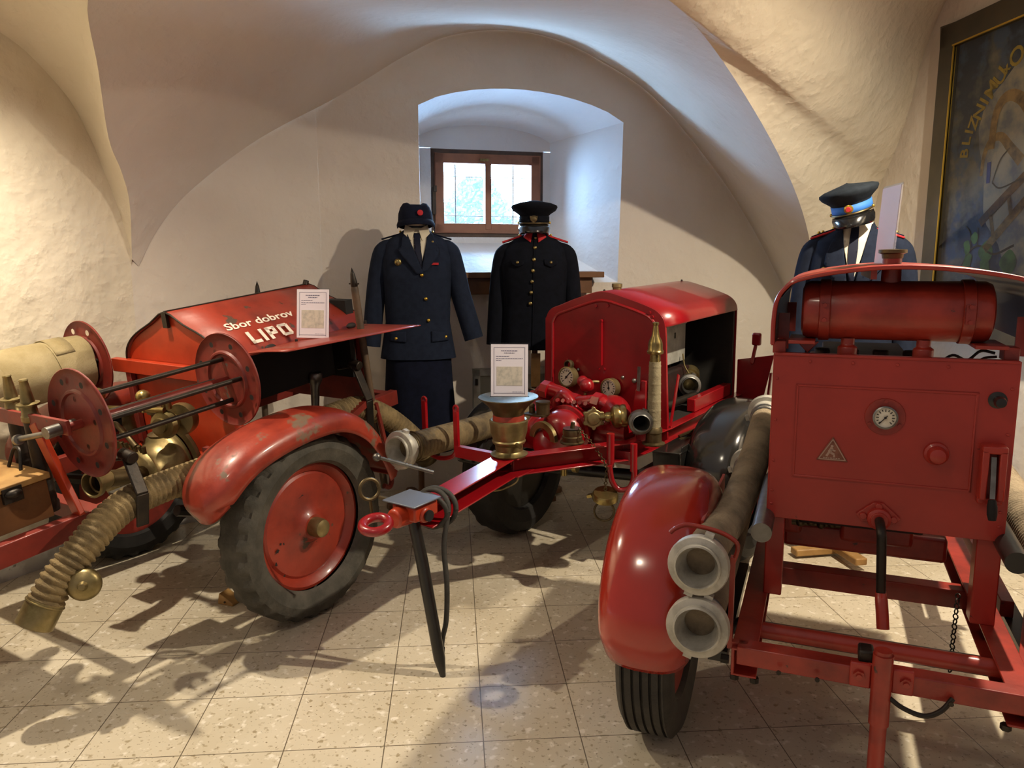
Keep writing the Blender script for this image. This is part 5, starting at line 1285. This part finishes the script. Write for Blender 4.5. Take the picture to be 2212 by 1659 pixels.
for s in (-1, 1):
    q = MB(); q.bar((s * .08, 0, 1.59), (s * .20, 0, 1.548), .062, .010); ep = q.build('shoulder_board', REDCL, j3, bevel=.004)
    q = MB(); q.bar((s * .086, 0, 1.595), (s * .196, 0, 1.556), .050, .008); q.build('board_cloth', NAVYD, ep, bevel=.003)
    q = MB(); q.sph((s * .10, 0, 1.596), .010, 12); q.sph((s * .165, -.01, 1.575), .008, 12); q.sph((s * .15, .012, 1.58), .008, 12); q.build('button', GOLD, ep)
stand(m3, .95, .22, WOODL, 38)
q = MB(); q.lathe((0, .01, 1.60), (0, 0, 1), [(.05, 0), (.05, .05), (.04, .08), (0, .09)], 20); q.build('neck_block', NAVYD, m3)
peaked_cap('dark peaked cap with bright blue band, on the uniform behind the red roof', T(1.555, 3.565, 1.665) @ RZ(-30) @ RX(14) @ RY(-13), mat('charcoal_green_wool', lin('262c33'), .95, 0, lin('1e242a'), 30, bump=.12, bsc=400, spec=.15), BLUECL, 'red', .135, .0, 1.0)

# ------------------------------------------------------------------ framed painting on the right wall
p0 = onright(2052, 65); zt = p0.z + .01
PM = Matrix((Vector((WRD.x, WRD.y, 0)), Vector((0, 0, 1)).cross(Vector((WRD.x, WRD.y, 0))), Vector((0, 0, 1)))).transposed().to_4x4()
PM.translation = (p0.x, p0.y, 1.05)
# local x runs along the wall towards the camera, local -y faces the room
if (PM.to_3x3() @ Vector((0, -1, 0))).x > 0: raise RuntimeError('painting faces the wall')
pw, ph = 1.45, zt - 1.05
pt = thing('framed_painting', 'tall dark-framed painting with yellow arched lettering under glass, the only picture on the walls', 'painting', PM)
FRM = mat('dark_olive_frame_wood', lin('2f2a20'), .35, 0, lin('453c2a'), 4, .4, .7, coat=.2)
q = MB(); f = .115
q.lim(0, f, -.05, -.006, 0, ph); q.lim(pw - f, pw, -.05, -.006, 0, ph); q.lim(0, pw, -.05, -.006, ph - f, ph); q.lim(0, pw, -.05, -.006, 0, f); q.build('picture_frame', FRM, pt, bevel=.006)
q = MB(); g = .006
q.lim(f - .001, f + g, -.050, -.044, f, ph - f); q.lim(pw - f - g, pw - f + .002, -.056, -.045, f, ph - f); q.lim(f, pw - f, -.056, -.045, ph - f - g, ph - f + .002); q.lim(f, pw - f, -.056, -.045, f - .002, f + g); q.build('gilt_inner_moulding', GOLD, pt)
PICT = mat('mottled_blue_cream_paint', lin('26364f'), .6, 0, lin('8d8b7c'), 3.2, .46, .62, .05, 60, col3=lin('4a6284'), sc3=6, lo3=.5, hi3=.62)
q = MB(); q.lim(f, pw - f, -.012, -.010, f, ph - f); cv = q.build('canvas', PICT, pt, smooth=0)
LCRM = mat('cream_cloud_paint', lin('bdb59c'), .7, 0, lin('7f8790'), 7, .42, .62)
q = MB(); rg = random.Random(4)
cx, cz = .755, ph - .52
pts = []
for k in range(40):
    t = 2 * PI * k / 40; r_ = 1 + .10 * math.sin(3 * t) + .06 * math.sin(7 * t + 1); pts.append((cx + .40 * r_ * math.cos(t), -.0135, cz - .22 + .52 * r_ * math.sin(t)))
q.add(pts, [tuple(range(40))]); q.build('painted_cloud', LCRM, cv, smooth=0)
YEL = mat('ochre_letter_paint', lin('c9ac36'), .6, 0, lin('a8902e'), 20)
# lettering along an arch, reading left to right in the picture
word = 'BLIZNIMU x O'
def arcpos(k):
    tab = [(.235, .930), (.242, .990), (.256, 1.034), (.284, 1.070), (.318, 1.118), (.349, 1.162), (.392, 1.208), (.445, 1.256), None, (.480, 1.284), None, (.543, 1.322)]
    return tab[k]
hgt = ph - 1.62
for k, ch in enumerate(word):
    if ch == ' ': continue
    x, z = arcpos(k); t = k / 11; ang = 84 - 50 * t
    s_ = (.085 + .035 * t) if ch != 'x' else .07
    text('arched_letter', ch, s_, YEL, cv, T(x, -.0150, z) @ RX(90) @ RZ(ang), ext=.0005, bold=.002)
BRN = mat('brown_tool_paint', lin('8a6436'), .6, 0, lin('4a351e'), 14)
TAN = mat('tan_horn_paint', lin('b8965c'), .6, 0, lin('6b5432'), 14)
GRN = mat('green_leaf_paint', lin('5f8f46'), .6, 0, lin('345a2c'), 14)
TWG = mat('dark_twig_paint', lin('4a4234'), .7)
BLP = mat('blue_stroke_paint', lin('2c3f86'), .6)
def stroke(pts, w_, m_, nm, y=-.0155):
    P = cr([Vector((a + .10, y, b_)) for a, b_ in pts], 6); q = MB(); n_ = len(P); A = []; B = []
    for i in range(n_):
        t = (P[min(i + 1, n_ - 1)] - P[max(0, i - 1)]).normalized(); nn = Vector((-t.z, 0, t.x)); ww_ = w_[0] + (w_[1] - w_[0]) * i / (n_ - 1)
        A.append(P[i] + nn * ww_); B.append(P[i] - nn * ww_)
    q.grid([A, B]); return q.build(nm, m_, cv, smooth=0)
Z = ph + .07
stroke([(.33, Z - .74), (.335, Z - .60), (.37, Z - .53), (.43, Z - .51), (.50, Z - .54), (.56, Z - .60)], (.022, .03), TAN, 'painted_hook')
stroke([(.275, Z - .86), (.285, Z - .76), (.325, Z - .70), (.39, Z - .69), (.46, Z - .75), (.54, Z - .82)], (.010, .028), TAN, 'painted_hook')
stroke([(.36, Z - .90), (.40, Z - .80), (.46, Z - .75)], (.004, .004), TWG, 'painted_outline'); stroke([(.36, Z - .90), (.42, Z - .93), (.55, Z - .90)], (.004, .004), TWG, 'painted_outline')
stroke([(.325, Z - .80), (.33, Z - .90)], (.014, .012), BLP, 'painted_stroke')
stroke([(.30, Z + .08 - 1.17), (.42, Z + .08 - 1.08), (.60, Z + .08 - .95)], (.022, .022), BRN, 'painted_ladder_rail'); stroke([(.35, Z + .08 - 1.30), (.48, Z + .08 - 1.18), (.66, Z + .08 - 1.02)], (.022, .022), TAN, 'painted_ladder_rail')
for a in (0, 1): stroke([(.37 + .11 * a, Z + .08 - 1.13 + .08 * a), (.41 + .11 * a, Z + .08 - 1.25 + .085 * a)], (.012, .012), TAN, 'painted_rung')
def leaf(x, z, r_, a0):
    pts = [(x + .12 + r_ * (1 + .25 * math.cos(2 * (t + a0))) * math.cos(t) * .75, -.0155, z + .2 + r_ * (1 + .2 * math.cos(t + a0)) * math.sin(t)) for t in [2 * PI * k / 24 for k in range(24)]]
    q = MB(); q.add(pts, [tuple(range(24))]); q.build('painted_leaf', GRN, cv, smooth=0)
for x, z, r_, a in ((.34, Z - 1.43, .055, 0), (.345, Z - 1.50, .05, 1), (.215, Z - 1.47, .045, 2), (.20, Z - 1.40, .035, 1), (.50, Z - 1.48, .06, 0), (.25, Z - 1.36, .03, 0)): leaf(x, z, r_, a)
stroke([(.19, Z + .2 - 1.50), (.25, Z + .2 - 1.42), (.32, Z + .2 - 1.40), (.42, Z + .2 - 1.44), (.55, Z + .2 - 1.40)], (.004, .006), TWG, 'painted_twig'); stroke([(.25, Z + .2 - 1.42), (.24, Z + .2 - 1.34), (.20, Z + .2 - 1.30)], (.003, .003), TWG, 'painted_twig'); stroke([(.30, Z + .2 - 1.40), (.29, Z + .2 - 1.31)], (.003, .003), TWG, 'painted_twig')
q = MB(); q.add([(f, -.041, f), (pw - f, -.041, f), (pw - f, -.041, ph - f), (f, -.041, ph - f)], [(0, 1, 2, 3)]); q.build('picture_glass', GLASS, pt, smooth=0)

# small fixtures
MH = Matrix((Vector((WD.x, WD.y, 0)), Vector((WN.x, WN.y, 0)), Vector((0, 0, 1)))).transposed().to_4x4(); h0 = wpt(.32); MH.translation = (h0.x, h0.y, .22)
ht = thing('wall_hatch', 'grey framed hatch low on the back wall, behind the card in the brass funnel', 'hatch', MH)
q = MB(); q.lim(-.26, .26, -.03, -.001, 0, .045); q.lim(-.26, .26, -.03, -.001, .495, .54); q.lim(-.26, -.215, -.03, -.001, 0, .54); q.lim(.215, .26, -.03, -.001, 0, .54); q.build('hatch_frame', GREYBOX, ht, bevel=.003)
q = MB(); q.lim(-.215, .215, -.018, -.001, .045, .495); q.build('hatch_door', mat('beige_grey_door', lin('8a8678'), .6), ht, smooth=0)
q = MB(); q.lim(-.25, -.235, -.045, -.03, .44, .48); q.build('hatch_hinge', IRON, ht)
ck_ = thing('wooden_chock', 'small yellow-brown wooden chock on the floor behind the near wheel of the old cart', 'chock', T(-1.21, 3.08, 0) @ RZ(-20))
q = MB(); q.prism([(-.04, -.03, 0), (.04, -.03, 0), (.04, -.03, .012), (-.03, -.03, .05)], (0, .06, 0)); q.build('wedge', WOODL, ck_, bevel=.003)
q = MB(); q.cyl((0, -.034, .015), (0, -.03, .015), .004, n=10); q.build('nail_head', IRON, ck_)

# ------------------------------------------------------------------ every separate piece becomes a part of its own
def split_pieces(o):
    me = o.data; nv = len(me.vertices)
    par = list(range(nv))
    def find(a):
        while par[a] != a: par[a] = par[par[a]]; a = par[a]
        return a
    for e in me.edges:
        a, b_ = find(e.vertices[0]), find(e.vertices[1])
        if a != b_: par[a] = b_
    isl = {}
    for i in range(nv): isl.setdefault(find(i), []).append(i)
    if len(isl) < 2: return
    keys = list(isl); bb = []
    for k in keys:
        P = [me.vertices[i].co for i in isl[k]]
        bb.append(([min(p[a] for p in P) - .004 for a in range(3)], [max(p[a] for p in P) + .004 for a in range(3)]))
    cl = list(range(len(keys)))
    def fc_(a):
        while cl[a] != a: a = cl[a]
        return a
    for i in range(len(keys)):
        for j in range(i):
            if all(bb[i][0][a] <= bb[j][1][a] and bb[j][0][a] <= bb[i][1][a] for a in range(3)): cl[fc_(i)] = fc_(j)
    groups = {}
    for i, k in enumerate(keys): groups.setdefault(fc_(i), set()).update(isl[k])
    if len(groups) < 2: return
    base = o.name.split('.')[0]
    for gi_, (k, vs) in enumerate(sorted(groups.items(), key=lambda t: -len(t[1]))):
        bm = bmesh.new(); bm.from_mesh(me)
        bm.verts.ensure_lookup_table()
        bmesh.ops.delete(bm, geom=[v for v in bm.verts if v.index not in vs], context='VERTS')
        if gi_ == 0: first = bm; continue
        m2_ = me.copy(); bm.to_mesh(m2_); bm.free(); c = o.copy(); c.data = m2_; c.name = base; m2_.name = base; COL.objects.link(c)
    first.to_mesh(me); first.free()
KEEP = {'dial_marks', 'paint_scuffs', 'printed_heading', 'printed_text', 'printed_footer', 'printed_border', 'disc_hole', 'emblem_relief', 'needle', 'garden_bush', 'window_grille', 'roof_script', 'roof_lettering', 'arched_letter', 'printed_map', 'clamp_ring', 'acrylic_stand'}
for o in list(bpy.data.objects):
    if o.type != 'MESH' or o.parent is None: continue
    r_ = o
    while r_.parent: r_ = r_.parent
    if r_.get('kind') == 'structure' or o.name.split('.')[0] in KEEP: continue
    split_pieces(o)
